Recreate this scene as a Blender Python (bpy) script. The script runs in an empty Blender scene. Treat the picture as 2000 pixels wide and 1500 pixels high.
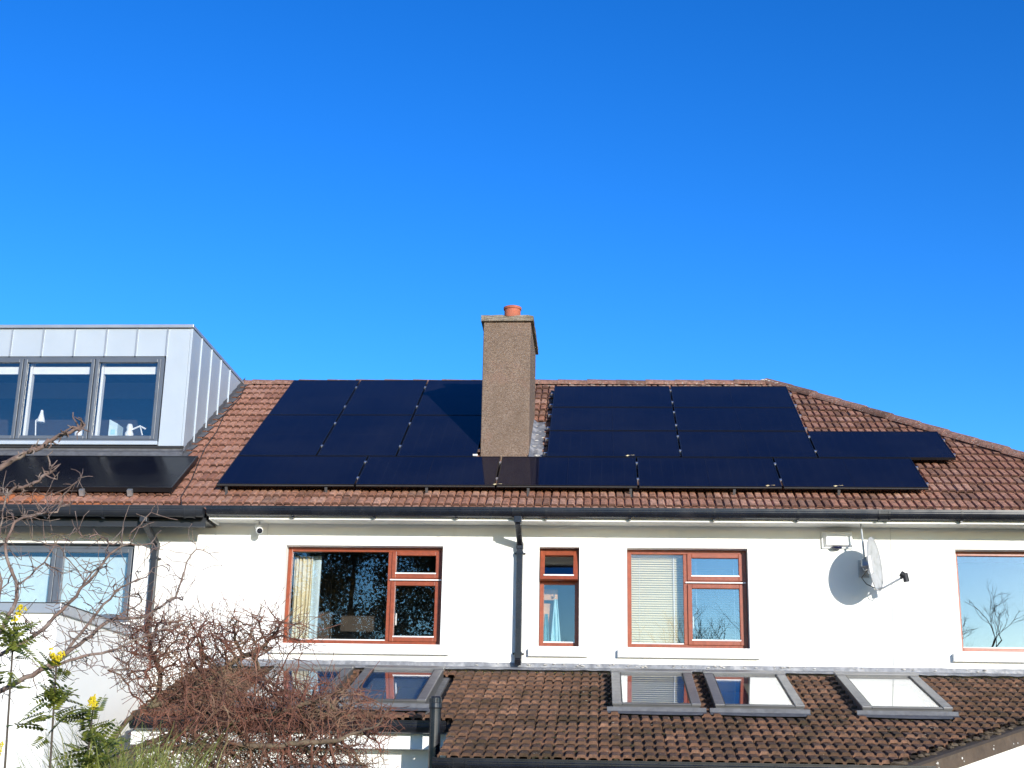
import bpy, bmesh, math, random
import numpy as np
from mathutils import Vector, Matrix
R = math.radians
rng = random.Random(7)
sc = bpy.context.scene
col = sc.collection

# ------------------------------------------------------------------ camera
CAM = Vector((0, -16.4538, 1.6)); YAW = -0.0676; PITCH = 0.2832; ROLL = 0.0192
fw = Vector((math.sin(YAW)*math.cos(PITCH), math.cos(YAW)*math.cos(PITCH), math.sin(PITCH)))
r0 = Vector((math.cos(YAW), -math.sin(YAW), 0)); u0v = r0.cross(fw)
rc = r0*math.cos(ROLL) + u0v*math.sin(ROLL); uc = u0v*math.cos(ROLL) - r0*math.sin(ROLL)
cd = bpy.data.cameras.new('camera'); cam = bpy.data.objects.new('camera', cd); col.objects.link(cam)
cd.sensor_width = 36; cd.lens = 2708.9/2000*36; cd.clip_start = 0.1; cd.clip_end = 2000
cam.matrix_world = Matrix(((rc.x, uc.x, -fw.x, CAM.x), (rc.y, uc.y, -fw.y, CAM.y), (rc.z, uc.z, -fw.z, CAM.z), (0, 0, 0, 1)))
sc.camera = cam
# ------------------------------------------------------------------ world and sun
SUN = Vector((0.50, -1.0, 0.225)).normalized()
w = bpy.data.worlds.new('World'); sc.world = w; w.use_nodes = True
nt = w.node_tree; nt.nodes.clear()
sky = nt.nodes.new('ShaderNodeTexSky'); sky.sky_type = 'NISHITA'; sky.sun_disc = False
sky.sun_elevation = math.asin(SUN.z); sky.sun_rotation = math.atan2(SUN.x, SUN.y)
sky.air_density = 1.0; sky.dust_density = 0.15; sky.ozone_density = 3.6; sky.altitude = 60
hs = nt.nodes.new('ShaderNodeHueSaturation'); hs.inputs['Saturation'].default_value = 1.24; hs.inputs['Hue'].default_value = 0.507; hs.inputs['Value'].default_value = 0.15*1.24
bg = nt.nodes.new('ShaderNodeBackground'); bg.inputs['Strength'].default_value = 0.15
wo = nt.nodes.new('ShaderNodeOutputWorld')
nt.links.new(sky.outputs[0], hs.inputs['Color']); gm = nt.nodes.new('ShaderNodeGamma'); gm.inputs['Gamma'].default_value = 1.3
vs_ = nt.nodes.new('ShaderNodeVectorMath'); vs_.operation = 'SCALE'; vs_.inputs['Scale'].default_value = 1.2/0.15
nt.links.new(hs.outputs[0], gm.inputs[0]); nt.links.new(gm.outputs[0], vs_.inputs[0]); nt.links.new(vs_.outputs[0], bg.inputs[0]); nt.links.new(bg.outputs[0], wo.inputs[0])
sl = bpy.data.lights.new('sun', 'SUN'); sl.energy = 4.2; sl.angle = R(0.53); sl.color = (1.0, 0.955, 0.88)
so = bpy.data.objects.new('sun', sl); col.objects.link(so); so.location = (10, -20, 12)
so.rotation_euler = (-SUN).to_track_quat('-Z', 'Y').to_euler()
sc.view_settings.view_transform = 'Standard'; sc.view_settings.look = 'None'
sc.view_settings.exposure = 0.5; sc.view_settings.gamma = 1
sc.render.engine = 'CYCLES'
sc.cycles.use_denoising = True; sc.cycles.blur_glossy = 0.25
sc.cycles.max_bounces = 10; sc.cycles.transparent_max_bounces = 24

# ------------------------------------------------------------------ mesh helpers
class MB:
    def __init__(s): s.v = []; s.f = []; s.uv = None
    def add(s, vs, fs):
        o = len(s.v); s.v.extend([tuple(p) for p in vs]); s.f.extend([tuple(i+o for i in f) for f in fs])
        return s
    def box(s, x0, x1, y0, y1, z0, z1):
        return s.add([(x0,y0,z0),(x1,y0,z0),(x1,y1,z0),(x0,y1,z0),(x0,y0,z1),(x1,y0,z1),(x1,y1,z1),(x0,y1,z1)],
                     [(0,3,2,1),(4,5,6,7),(0,1,5,4),(1,2,6,5),(2,3,7,6),(3,0,4,7)])
    def hexa(s, p):   # 8 points: bottom loop then top loop
        return s.add(p, [(0,3,2,1),(4,5,6,7),(0,1,5,4),(1,2,6,5),(2,3,7,6),(3,0,4,7)])
    def prism(s, pts, vec):
        n = len(pts); vec = Vector(vec)
        a = [Vector(p) for p in pts]; b = [p+vec for p in a]
        return s.add(a+b, [tuple(range(n))[::-1], tuple(range(n, 2*n))]+[(i, (i+1) % n, n+(i+1) % n, n+i) for i in range(n)])
    def sheet(s, prof, vec):   # open profile swept along vec
        n = len(prof); vec = Vector(vec); a = [Vector(p) for p in prof]
        return s.add(a+[p+vec for p in a], [(i, i+1, n+i+1, n+i) for i in range(n-1)])
    def frame(s, x0, x1, z0, z1, y0, y1, wd, wb=None, wt=None):
        wb = wb or wd; wt = wt or wd
        s.box(x0, x0+wd, y0, y1, z0, z1); s.box(x1-wd, x1, y0, y1, z0, z1)
        s.box(x0+wd, x1-wd, y0, y1, z0, z0+wb); s.box(x0+wd, x1-wd, y0, y1, z1-wt, z1)
        return s
    def tube(s, pts, rad, n=8, cap=True):
        pts = [Vector(p) for p in pts]; m = len(pts)
        if not hasattr(rad, '__len__'): rad = [rad]*m
        o = len(s.v); up = Vector((0.13, 0.31, 0.94)); prev = None
        for i, p in enumerate(pts):
            d = (pts[min(i+1, m-1)]-pts[max(i-1, 0)])
            if d.length < 1e-9: d = Vector((0, 0, 1))
            d.normalize()
            a = prev if prev is not None else (up if abs(d.dot(up)) < 0.9 else Vector((1, 0, 0)))
            a = (a-d*a.dot(d))
            if a.length < 1e-6: a = d.orthogonal()
            a.normalize(); prev = a; b = d.cross(a)
            for k in range(n):
                t = 2*math.pi*k/n; s.v.append(tuple(p+(a*math.cos(t)+b*math.sin(t))*rad[i]))
        for i in range(m-1):
            for k in range(n):
                s.f.append((o+i*n+k, o+i*n+(k+1) % n, o+(i+1)*n+(k+1) % n, o+(i+1)*n+k))
        if cap:
            s.f.append(tuple(o+k for k in range(n))[::-1]); s.f.append(tuple(o+(m-1)*n+k for k in range(n)))
        return s
    def lathe(s, c, prof, n=24, axis='Z'):
        o = len(s.v); m = len(prof)
        for r_, h in prof:
            for k in range(n):
                t = 2*math.pi*k/n; a, b = r_*math.cos(t), r_*math.sin(t)
                s.v.append((c[0]+a, c[1]+b, c[2]+h) if axis == 'Z' else ((c[0]+a, c[1]+h, c[2]+b) if axis == 'Y' else (c[0]+h, c[1]+a, c[2]+b)))
        for i in range(m-1):
            for k in range(n):
                s.f.append((o+i*n+k, o+i*n+(k+1) % n, o+(i+1)*n+(k+1) % n, o+(i+1)*n+k))
        return s
    def mesh(s, name, m, smooth=False):
        me = bpy.data.meshes.new(name); me.from_pydata([tuple(p) for p in s.v], [], s.f); me.update()
        if m: me.materials.append(m)
        if smooth: me.polygons.foreach_set('use_smooth', [True]*len(me.polygons))
        return me
    def build(s, name, m, parent=None, smooth=False, bevel=0, **kw):
        return link(name, s.mesh(name, m, smooth), parent, bevel, **kw)

def link(name, me, parent=None, bevel=0, matrix=None, **kw):
    o = bpy.data.objects.new(name, me); col.objects.link(o)
    if matrix is not None: o.matrix_basis = matrix
    if parent: put(o, parent)
    if bevel:
        b = o.modifiers.new('bevel', 'BEVEL'); b.width = bevel; b.segments = 2; b.limit_method = 'ANGLE'; b.angle_limit = R(40)
    for k, v in kw.items(): o[k] = v
    return o
def wm(o):
    m = o.matrix_basis.copy()
    return wm(o.parent) @ o.matrix_parent_inverse @ m if o.parent else m
def put(o, parent):
    o.parent = parent; o.matrix_parent_inverse = wm(parent).inverted()
def thing(name, label, cat, loc=(0, 0, 0), group=None):
    e = bpy.data.objects.new(name, None); col.objects.link(e); e.location = loc; e.empty_display_size = 0.2
    e['label'] = label; e['category'] = cat
    if group: e['group'] = group
    return e
def tag(o, label, cat, group=None):
    o['label'] = label; o['category'] = cat
    if group: o['group'] = group
    return o

# ------------------------------------------------------------------ materials
class NT:
    def __init__(s, name):
        s.m = bpy.data.materials.new(name); s.m.use_nodes = True; s.t = s.m.node_tree; s.t.nodes.clear()
        s.out = s.n('ShaderNodeOutputMaterial'); s.geo = None
    def n(s, ty, **kw):
        o = s.t.nodes.new(ty)
        for k, v in kw.items(): setattr(o, k, v)
        return o
    def l(s, a, b): s.t.links.new(a, b)
    def pos(s):
        if not s.geo: s.geo = s.n('ShaderNodeNewGeometry')
        return s.geo.outputs['Position']
    def noise(s, scale, detail=3, rough=0.55, vec=None, dist=0):
        o = s.n('ShaderNodeTexNoise'); o.inputs['Scale'].default_value = scale; o.inputs['Detail'].default_value = detail
        o.inputs['Roughness'].default_value = rough; o.inputs['Distortion'].default_value = dist
        s.l(vec or s.pos(), o.inputs['Vector']); return o.outputs['Fac']
    def mapvec(s, scale):
        o = s.n('ShaderNodeMapping'); o.inputs['Scale'].default_value = scale; s.l(s.pos(), o.inputs['Vector']); return o.outputs[0]
    def ramp(s, fac, stops, interp='LINEAR'):
        o = s.n('ShaderNodeValToRGB'); cr = o.color_ramp; cr.interpolation = interp
        while len(cr.elements) < len(stops): cr.elements.new(0.5)
        for e, (p, c) in zip(cr.elements, stops):
            e.position = p; e.color = (c, c, c, 1) if not hasattr(c, '__len__') else (*c, 1)
        s.l(fac, o.inputs[0]); return o.outputs[0]
    def mix(s, fac, a, b, mode='MIX'):
        o = s.n('ShaderNodeMix'); o.data_type = 'RGBA'; o.blend_type = mode
        for k, v in ((0, fac), (6, a), (7, b)):
            if hasattr(v, 'is_linked') or hasattr(v, 'links'): s.l(v, o.inputs[k])
            elif k == 0: o.inputs[0].default_value = v
            else: o.inputs[k].default_value = (*v, 1)
        return o.outputs[2]
    def math(s, op, a, b=None, c=None):
        o = s.n('ShaderNodeMath', operation=op)
        for i, v in enumerate((a, b, c)):
            if v is None: continue
            if hasattr(v, 'links'): s.l(v, o.inputs[i])
            else: o.inputs[i].default_value = v
        return o.outputs[0]
    def bump(s, h, strength, dist=0.01):
        o = s.n('ShaderNodeBump'); o.inputs['Strength'].default_value = strength; o.inputs['Distance'].default_value = dist
        s.l(h, o.inputs['Height']); return o.outputs[0]
    def bsdf(s, color, rough=0.7, metal=0, spec=0.5, normal=None, ior=None, coat=0):
        b = s.n('ShaderNodeBsdfPrincipled')
        for k, v in (('Base Color', color), ('Roughness', rough), ('Metallic', metal), ('Specular IOR Level', spec), ('Coat Weight', coat)):
            if hasattr(v, 'links'): s.l(v, b.inputs[k])
            elif k == 'Base Color': b.inputs[k].default_value = (*v, 1)
            else: b.inputs[k].default_value = v
        if ior: b.inputs['IOR'].default_value = ior
        if normal: s.l(normal, b.inputs['Normal'])
        s.l(b.outputs[0], s.out.inputs[0]); return b

def pm(name, c, rough=0.6, metal=0, var=0.12, vs=6, bump=0, bs=80, spec=0.5, dirt=None, ds=1.5, coat=0):
    t = NT(name)
    f = t.noise(vs, 4)
    a = tuple(max(0, x*(1-var)) for x in c); b = tuple(min(1, x*(1+var)) for x in c)
    cc = t.ramp(f, [(0.3, a), (0.7, b)])
    if dirt: cc = t.mix(t.ramp(t.noise(ds, 5, 0.65), [(0.5, 0), (0.72, 1)]), cc, dirt)
    rr = t.ramp(t.noise(vs*2.3, 3), [(0.3, max(0.02, rough*0.85)), (0.7, min(1, rough*1.15))])
    nm = t.bump(t.noise(bs, 3), bump) if bump else None
    t.bsdf(cc, rr, metal, spec, nm, coat=coat)
    return t.m

def tile_mat(name, cols, moss=None, mossamt=(0.52, 0.7), lich=0.68, lichcol=(0.42, 0.38, 0.31), dark=(0.05, 0.035, 0.025)):
    t = NT(name)
    oi = t.n('ShaderNodeObjectInfo'); g = t.n('ShaderNodeNewGeometry'); t.geo = g
    rnd = t.math('FRACT', t.math('ADD', t.math('MULTIPLY', oi.outputs['Random'], 7.31), t.math('MULTIPLY', g.outputs['Random Per Island'], 3.77)))
    n = len(cols)
    c = t.ramp(rnd, [(i/(n-1), k) for i, k in enumerate(cols)])
    streak = t.noise(1, 4, 0.6, t.mapvec((55, 9, 9)))
    c = t.mix(t.ramp(streak, [(0.38, 0.0), (0.7, 0.42)]), c, dark)
    c = t.mix(t.ramp(t.noise(16, 6, 0.72), [(0.40, 0), (0.64, 0.65)]), c, dark)
    c = t.mix(t.math('MULTIPLY', t.math('GREATER_THAN', t.math('FRACT', t.math('MULTIPLY', rnd, 13.7)), 0.80), 0.45), c, dark)
    c = t.mix(t.ramp(t.noise(0.9, 3), [(0.35, 0), (0.65, 0.3)]), c, tuple(x*0.5 for x in cols[0]))
    if moss: c = t.mix(t.ramp(t.noise(1.7, 7, 0.72), [(mossamt[0], 0), (mossamt[1], 0.85)]), c, moss)
    c = t.mix(t.ramp(t.noise(48, 4, 0.6, dist=0.6), [(lich, 0), (lich+0.05, 0.85)]), c, lichcol)
    h = t.mix(0.5, t.noise(90, 4), t.noise(260, 2))
    t.bsdf(c, 0.88, 0, 0.25, t.bump(h, 0.35, 0.01))
    return t.m

M = {}
def mk_render():
    t = NT('white_render')
    c = t.ramp(t.noise(0.8, 5, 0.6), [(0.3, (0.755, 0.745, 0.70)), (0.7, (0.81, 0.80, 0.76))])
    st = t.noise(1, 4, 0.6, t.mapvec((7, 7, 0.8)))
    c = t.mix(t.ramp(st, [(0.6, 0), (0.8, 0.22)]), c, (0.55, 0.53, 0.47))
    t.bsdf(c, 0.9, 0, 0.2, t.bump(t.noise(140, 4, 0.7), 0.25, 0.006)); return t.m
M['render'] = mk_render()
M['white'] = pm('white_paint', (0.78, 0.78, 0.75), 0.5, var=0.05, bump=0.05)
M['soffit'] = pm('soffit_paint', (0.74, 0.73, 0.68), 0.55, var=0.06)
M['sill'] = pm('sill_paint', (0.78, 0.77, 0.73), 0.7, var=0.06, bump=0.1, bs=120)
M['main_tile'] = tile_mat('main_roof_tile', [(0.42, 0.185, 0.112), (0.57, 0.285, 0.185), (0.49, 0.225, 0.142), (0.66, 0.37, 0.255), (0.45, 0.20, 0.127)], lich=0.665)
M['left_tile'] = tile_mat('neighbour_roof_tile', [(0.45, 0.215, 0.14), (0.54, 0.29, 0.20), (0.49, 0.245, 0.165), (0.60, 0.345, 0.25)], lich=0.70, lichcol=(0.5, 0.38, 0.28), dark=(0.16, 0.06, 0.04))
M['new_tile'] = tile_mat('new_orange_tile', [(0.55, 0.17, 0.06), (0.60, 0.27, 0.13), (0.58, 0.21, 0.08)], lich=0.8, dark=(0.3, 0.1, 0.05))
M['low_tile'] = tile_mat('lean_to_tile', [(0.16, 0.08, 0.048), (0.27, 0.14, 0.086), (0.20, 0.10, 0.06), (0.33, 0.18, 0.115)], moss=(0.05, 0.034, 0.019), mossamt=(0.47, 0.64), lich=0.675, lichcol=(0.4, 0.36, 0.3))
M['ridge'] = tile_mat('ridge_tile', [(0.27, 0.135, 0.095), (0.36, 0.19, 0.14), (0.31, 0.155, 0.115)], lich=0.60, lichcol=(0.45, 0.42, 0.37))
M['tile_edge'] = pm('shaded_grimy_tile_edge', (0.105, 0.05, 0.034), 0.95, var=0.45, vs=12, bump=0.4)  # grimy butt edges, darkened to paint the shadow line below each course
M['mortar'] = pm('lime_mortar', (0.55, 0.52, 0.47), 0.95, var=0.3, vs=25, bump=0.8, bs=70)
M['deck'] = pm('roof_underlay', (0.04, 0.03, 0.025), 0.95)
def mk_dash():
    t = NT('pebble_dash')
    v = t.n('ShaderNodeTexVoronoi'); v.inputs['Scale'].default_value = 105; t.l(t.pos(), v.inputs['Vector'])
    sep = t.n('ShaderNodeSeparateColor'); t.l(v.outputs['Color'], sep.inputs[0])
    c = t.ramp(sep.outputs[0], [(0, (0.14, 0.095, 0.068)), (0.35, (0.205, 0.143, 0.104)), (0.7, (0.245, 0.177, 0.133)), (1, (0.31, 0.24, 0.19))])
    c = t.mix(t.ramp(t.noise(1, 5, 0.65, t.mapvec((5, 5, 1.6))), [(0.45, 0), (0.72, 0.5)]), c, (0.15, 0.105, 0.075))
    c = t.mix(t.ramp(t.noise(3.2, 4), [(0.58, 0), (0.75, 0.4)]), c, (0.27, 0.16, 0.12))
    h = t.math('SUBTRACT', 1.0, v.outputs['Distance'])
    t.bsdf(c, 0.95, 0, 0.2, t.bump(h, 0.9, 0.012)); return t.m
M['dash'] = mk_dash()
M['concrete'] = pm('weathered_concrete', (0.24, 0.20, 0.155), 0.95, var=0.35, vs=18, bump=0.8, bs=60, dirt=(0.12, 0.10, 0.05), ds=9)
M['terracotta'] = pm('terracotta_pot', (0.37, 0.105, 0.055), 0.8, var=0.25, vs=9, bump=0.15)
M['black_pvc'] = pm('black_plastic', (0.009, 0.010, 0.014), 0.27, var=0.25, vs=3, spec=0.5, dirt=(0.022, 0.022, 0.026), ds=4)
M['grey_pvc'] = pm('dark_grey_metal', (0.016, 0.018, 0.023), 0.45, var=0.2, vs=3)
M['lead'] = pm('lead_flashing', (0.19, 0.195, 0.21), 0.62, metal=0.25, var=0.25, vs=14, bump=0.3, bs=40, dirt=(0.42, 0.41, 0.40), ds=6)
M['lead_dark'] = pm('dark_lead', (0.105, 0.106, 0.112), 0.6, metal=0.1, var=0.25, vs=14, bump=0.2, bs=40)
M['zinc'] = pm('zinc_cladding', (0.40, 0.45, 0.50), 0.6, metal=0.28, var=0.03, vs=2.5, bump=0.004, bs=8, spec=0.4)
M['zinc_trim'] = pm('zinc_trim', (0.36, 0.38, 0.41), 0.4, metal=0.5, var=0.07, vs=4)
M['mahogany'] = pm('mahogany_frame', (0.235, 0.05, 0.018), 0.34, var=0.18, vs=20, bump=0.04)
M['bead'] = pm('white_glazing_bead', (0.8, 0.79, 0.77), 0.4, var=0.04)
M['slate_frame'] = pm('slate_grey_frame', (0.085, 0.10, 0.125), 0.42, var=0.08)
M['velux'] = pm('grey_roof_window_frame', (0.095, 0.095, 0.095), 0.42, metal=0.2, var=0.1, vs=5)
M['velux_light'] = pm('grey_roof_window_cover', (0.165, 0.162, 0.16), 0.4, metal=0.3, var=0.08, vs=5)
M['panel_frame'] = pm('black_panel_frame', (0.012, 0.012, 0.014), 0.32, metal=0.3, var=0.1)
M['alu'] = pm('bare_aluminium', (0.72, 0.72, 0.73), 0.32, metal=0.85, var=0.06)
M['galv'] = pm('galvanised_steel', (0.42, 0.43, 0.44), 0.42, metal=0.7, var=0.15, vs=30)
M['dish'] = pm('pale_grey_dish', (0.36, 0.37, 0.38), 0.4, var=0.1, vs=9, dirt=(0.25, 0.26, 0.25), ds=10)
M['black_matte'] = pm('black_matte_plastic', (0.012, 0.012, 0.014), 0.6, var=0.2)
M['cable'] = pm('dark_cable', (0.03, 0.025, 0.022), 0.6)
M['cable_white'] = pm('pale_cable', (0.55, 0.54, 0.5), 0.6)
M['cream'] = pm('cream_fabric', (0.66, 0.58, 0.38), 0.9, var=0.08, vs=12, bump=0.1)
M['ice'] = pm('pale_blue_fabric', (0.52, 0.63, 0.66), 0.9, var=0.06, vs=12)
M['towel'] = pm('pale_cyan_towel', (0.33, 0.57, 0.62), 0.95, var=0.1, vs=20, bump=0.4, bs=200)
M['towel2'] = pm('teal_towel', (0.10, 0.25, 0.28), 0.95, var=0.1, vs=20, bump=0.4, bs=200)
M['pine'] = pm('varnished_pine', (0.52, 0.27, 0.10), 0.5, var=0.2, vs=9)
M['slat'] = pm('ivory_slat', (0.78, 0.69, 0.45), 0.5, var=0.04)
M['sky_blind'] = pm('grey_blue_blind', (0.50, 0.55, 0.57), 0.9, var=0.05)
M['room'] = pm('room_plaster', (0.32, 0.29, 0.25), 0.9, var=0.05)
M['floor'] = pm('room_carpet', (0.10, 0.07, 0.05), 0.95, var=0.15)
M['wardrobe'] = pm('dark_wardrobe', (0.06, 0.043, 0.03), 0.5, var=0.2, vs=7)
M['brown_board'] = pm('brown_verge_board', (0.085, 0.058, 0.038), 0.75, var=0.25, vs=8, bump=0.1, dirt=(0.12, 0.095, 0.07), ds=5)
M['bark_red'] = pm('reddish_twig_bark', (0.14, 0.056, 0.036), 0.75, var=0.6, vs=7, bump=0.2, dirt=(0.25, 0.175, 0.105), ds=5)
M['bark_olive'] = pm('olive_lichened_bark', (0.115, 0.08, 0.052), 0.9, var=0.35, vs=14, bump=0.5, dirt=(0.17, 0.15, 0.085), ds=9)
M['bark_grey'] = pm('grey_brown_bark', (0.15, 0.10, 0.082), 0.85, var=0.4, vs=22, bump=0.5, dirt=(0.30, 0.25, 0.21), ds=16)
M['bark_dark'] = pm('dark_bark', (0.07, 0.055, 0.042), 0.9, var=0.2)
def leaf_mat(name, c, c2, trans=0.25, rough=0.4):
    t = NT(name); oi = t.n('ShaderNodeObjectInfo'); g = t.n('ShaderNodeNewGeometry'); t.geo = g
    rnd = t.math('FRACT', t.math('ADD', t.math('MULTIPLY', oi.outputs['Random'], 5.3), g.outputs['Random Per Island']))
    cc = t.ramp(rnd, [(0, c), (1, c2)])
    b = t.bsdf(cc, rough, 0, 0.45)
    tr = t.n('ShaderNodeBsdfTranslucent'); t.l(cc, tr.inputs[0]); mx = t.n('ShaderNodeMixShader'); mx.inputs[0].default_value = trans
    t.l(b.outputs[0], mx.inputs[1]); t.l(tr.outputs[0], mx.inputs[2]); t.l(mx.outputs[0], t.out.inputs[0]); return t.m
M['mahonia'] = leaf_mat('glossy_mahonia_leaf', (0.028, 0.055, 0.016), (0.20, 0.22, 0.035), 0.2, 0.35)
M['yellow'] = leaf_mat('yellow_blossom', (0.72, 0.56, 0.02), (0.85, 0.72, 0.05), 0.3, 0.6)
M['grass_blade'] = leaf_mat('green_grass_blade', (0.20, 0.25, 0.05), (0.46, 0.45, 0.16), 0.35, 0.5)
M['conifer'] = leaf_mat('evergreen_leaf', (0.012, 0.022, 0.008), (0.035, 0.05, 0.018), 0.1, 0.6)
M['lawn'] = pm('lawn', (0.06, 0.085, 0.028), 0.95, var=0.4, vs=3, bump=0.6, bs=40)
def glass_mat(name, ior, tint=(0.90, 0.93, 0.93), rough=0.0, wave=0.0):
    t = NT(name)
    tr = t.n('ShaderNodeBsdfTransparent'); tr.inputs[0].default_value = (*tint, 1)
    gl = t.n('ShaderNodeBsdfGlossy'); gl.inputs['Roughness'].default_value = rough; gl.inputs[0].default_value = (0.95, 0.95, 0.95, 1)
    lw = t.n('ShaderNodeLayerWeight'); lw.inputs['Blend'].default_value = 0.5
    fac = t.math('ADD', ior, t.math('MULTIPLY', 1-ior, t.math('POWER', lw.outputs['Facing'], 4.0)))
    if wave:
        nm = t.bump(t.noise(1.6, 2), wave, 0.02); t.l(nm, gl.inputs['Normal'])
    mx = t.n('ShaderNodeMixShader'); t.l(fac, mx.inputs[0]); t.l(tr.outputs[0], mx.inputs[1]); t.l(gl.outputs[0], mx.inputs[2])
    t.l(mx.outputs[0], t.out.inputs[0]); return t.m
M['glass'] = glass_mat('window_glass', 0.085, (0.94, 0.95, 0.95), wave=0.02)
M['glass_bright'] = glass_mat('coated_window_glass', 0.19, wave=0.02)
M['roof_glass'] = glass_mat('roof_window_glass', 0.22)
def panel_mat(name, base, line, rough):
    t = NT(name)
    uv = t.n('ShaderNodeTexCoord'); sp = t.n('ShaderNodeSeparateXYZ'); t.l(uv.outputs['UV'], sp.inputs[0])
    def lines(sock, k, wd):
        f = t.math('FRACT', t.math('MULTIPLY', sock, k)); return t.math('LESS_THAN', f, wd)
    m = t.math('MAXIMUM', lines(sp.outputs[0], 6, 0.02), lines(sp.outputs[1], 10, 0.012))
    m = t.math('MAXIMUM', m, t.math('MULTIPLY', lines(sp.outputs[0], 30, 0.06), 0.5))
    c = t.mix(m, base, line)
    c = t.mix(t.ramp(t.noise(0.8, 5, 0.7), [(0.4, 0), (0.75, 0.12)]), c, (0.05, 0.05, 0.055))
    t.bsdf(c, t.ramp(t.noise(2.5, 4), [(0.3, rough*0.7), (0.7, rough*1.4)]), 0, 0.5, ior=1.22); return t.m
M['cells'] = panel_mat('solar_cell_glass', (0.0042, 0.0052, 0.015), (0.020, 0.022, 0.034), 0.045)
M['collector'] = panel_mat('collector_glass', (0.004, 0.004, 0.006), (0.005, 0.005, 0.008), 0.2)

# ------------------------------------------------------------------ roof geometry constants
AL = 0.5751; CA, SA = math.cos(AL), math.sin(AL); TA = math.tan(AL)
YP, ZP = -0.0495, 5.1125                      # foot of the panel plane
U0, UR = -4.716, -0.7073
PL, PW, PG = 1.70, 1.02, 0.02
ZT = ZP-0.115/CA-YP*TA                         # tile crest plane: z = ZT + TA*y
def zt(y): return ZT+TA*y
YE = -0.53; YR = 3.95; XP = -4.69; XH = 2.55  # eave line, ridge line, party line, hip apex
A2 = 0.2795; C2, S2, T2 = math.cos(A2), math.sin(A2), math.tan(A2)
def zl(y): return 2.9275+(y+0.08)*T2          # lean-to crest plane
YL = -3.78; YLs = -2.53

# ------------------------------------------------------------------ ground
g = MB(); N = 24
for i in range(N+1):
    for j in range(N+1):
        x = -300+600*i/N; y = -300+600*j/N
        g.v.append((x, y, -0.45+0.04*math.sin(i*1.7)*math.cos(j*2.1)))
for i in range(N):
    for j in range(N): g.f.append((i*(N+1)+j, (i+1)*(N+1)+j, (i+1)*(N+1)+j+1, i*(N+1)+j+1))
o = g.build('ground', M['lawn']); o['kind'] = 'structure'

# ------------------------------------------------------------------ wall with openings
def wall_mesh(x0, x1, z0, z1, ops, y0=0.0, y1=0.32):
    m = MB()
    xs = sorted({x0, x1, *[a for o in ops for a in o[:2]]}); zs = sorted({z0, z1, *[a for o in ops for a in o[2:4]]})
    def solid(i, j):
        if not (0 <= i < len(xs)-1 and 0 <= j < len(zs)-1): return False
        cx, cz = (xs[i]+xs[i+1])/2, (zs[j]+zs[j+1])/2
        return not any(a < cx < b and c < cz < d for a, b, c, d in ops)
    for i in range(len(xs)-1):
        for j in range(len(zs)-1):
            if not solid(i, j): continue
            a, b, c, d = xs[i], xs[i+1], zs[j], zs[j+1]
            m.add([(a, y0, c), (b, y0, c), (b, y0, d), (a, y0, d)], [(0, 1, 2, 3)])
            m.add([(a, y1, c), (b, y1, c), (b, y1, d), (a, y1, d)], [(3, 2, 1, 0)])
            for (di, dj, p) in ((-1, 0, [(a, y0, c), (a, y0, d), (a, y1, d), (a, y1, c)]), (1, 0, [(b, y0, d), (b, y0, c), (b, y1, c), (b, y1, d)]),
                                (0, -1, [(b, y0, c), (a, y0, c), (a, y1, c), (b, y1, c)]), (0, 1, [(a, y0, d), (b, y0, d), (b, y1, d), (a, y1, d)])):
                if not solid(i+di, j+dj): m.add(p, [(0, 1, 2, 3)])
    return m
W1 = (-3.815, -1.905, 3.20, 4.37); W2 = (-0.748, -0.271, 3.20, 4.37); W3 = (0.295, 1.717, 3.20, 4.37); W4 = (4.131, 6.05, 3.20, 4.38)
house = thing('house', 'white rendered house with brown tiled hipped roof, pebbledash chimney and red framed windows', 'house', (1, 3.8, -0.45))
wall_mesh(XP, 6.9, -0.45, 4.66, [W1, W2, W3, W4]).build('wall', M['render'], house)
m = MB(); m.box(6.58, 6.9, 0.322, 7.7, -0.45, 4.66); m.box(XP, 6.9, 7.702, 8.0, -0.45, 4.66); m.box(XP, XP+0.2, 0.322, 7.7, -0.45, 4.66)
m.build('side_wall', M['render'], house)
# interior shell
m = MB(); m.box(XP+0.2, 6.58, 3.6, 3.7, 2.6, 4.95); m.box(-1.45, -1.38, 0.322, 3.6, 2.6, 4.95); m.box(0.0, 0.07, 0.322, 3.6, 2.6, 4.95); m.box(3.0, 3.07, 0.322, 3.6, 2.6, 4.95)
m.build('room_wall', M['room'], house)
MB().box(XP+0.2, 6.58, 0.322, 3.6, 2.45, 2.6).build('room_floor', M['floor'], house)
MB().box(XP+0.2, 6.58, 0.322, 3.6, 4.665, 4.72).build('room_ceiling', M['soffit'], house)

# ------------------------------------------------------------------ roof deck (closed, under the tiles)
def roof_deck(x0, x1, xh, hipright):
    d = 0.055; m = MB(); ze = zt(YE)-d; zr = zt(YR)-d; yb = 2*YR-YE
    yi = -0.44
    zi = zt(yi)-d
    xe = xh+(YR-yi) if hipright else x1
    ybk = 2*YR-yi
    pts = [(x0, yi, zi), (xe, yi, zi), (xe, ybk, zi), (x0, ybk, zi), (x0, YR, zr), (xh if hipright else x1, YR, zr)]
    m.add(pts, [(0, 1, 5, 4), (1, 2, 5), (2, 3, 4, 5), (0, 4, 3), (0, 3, 2, 1)])
    return m
roof_deck(XP, 0, XH, True).build('roof_deck', M['deck'], house)

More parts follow.
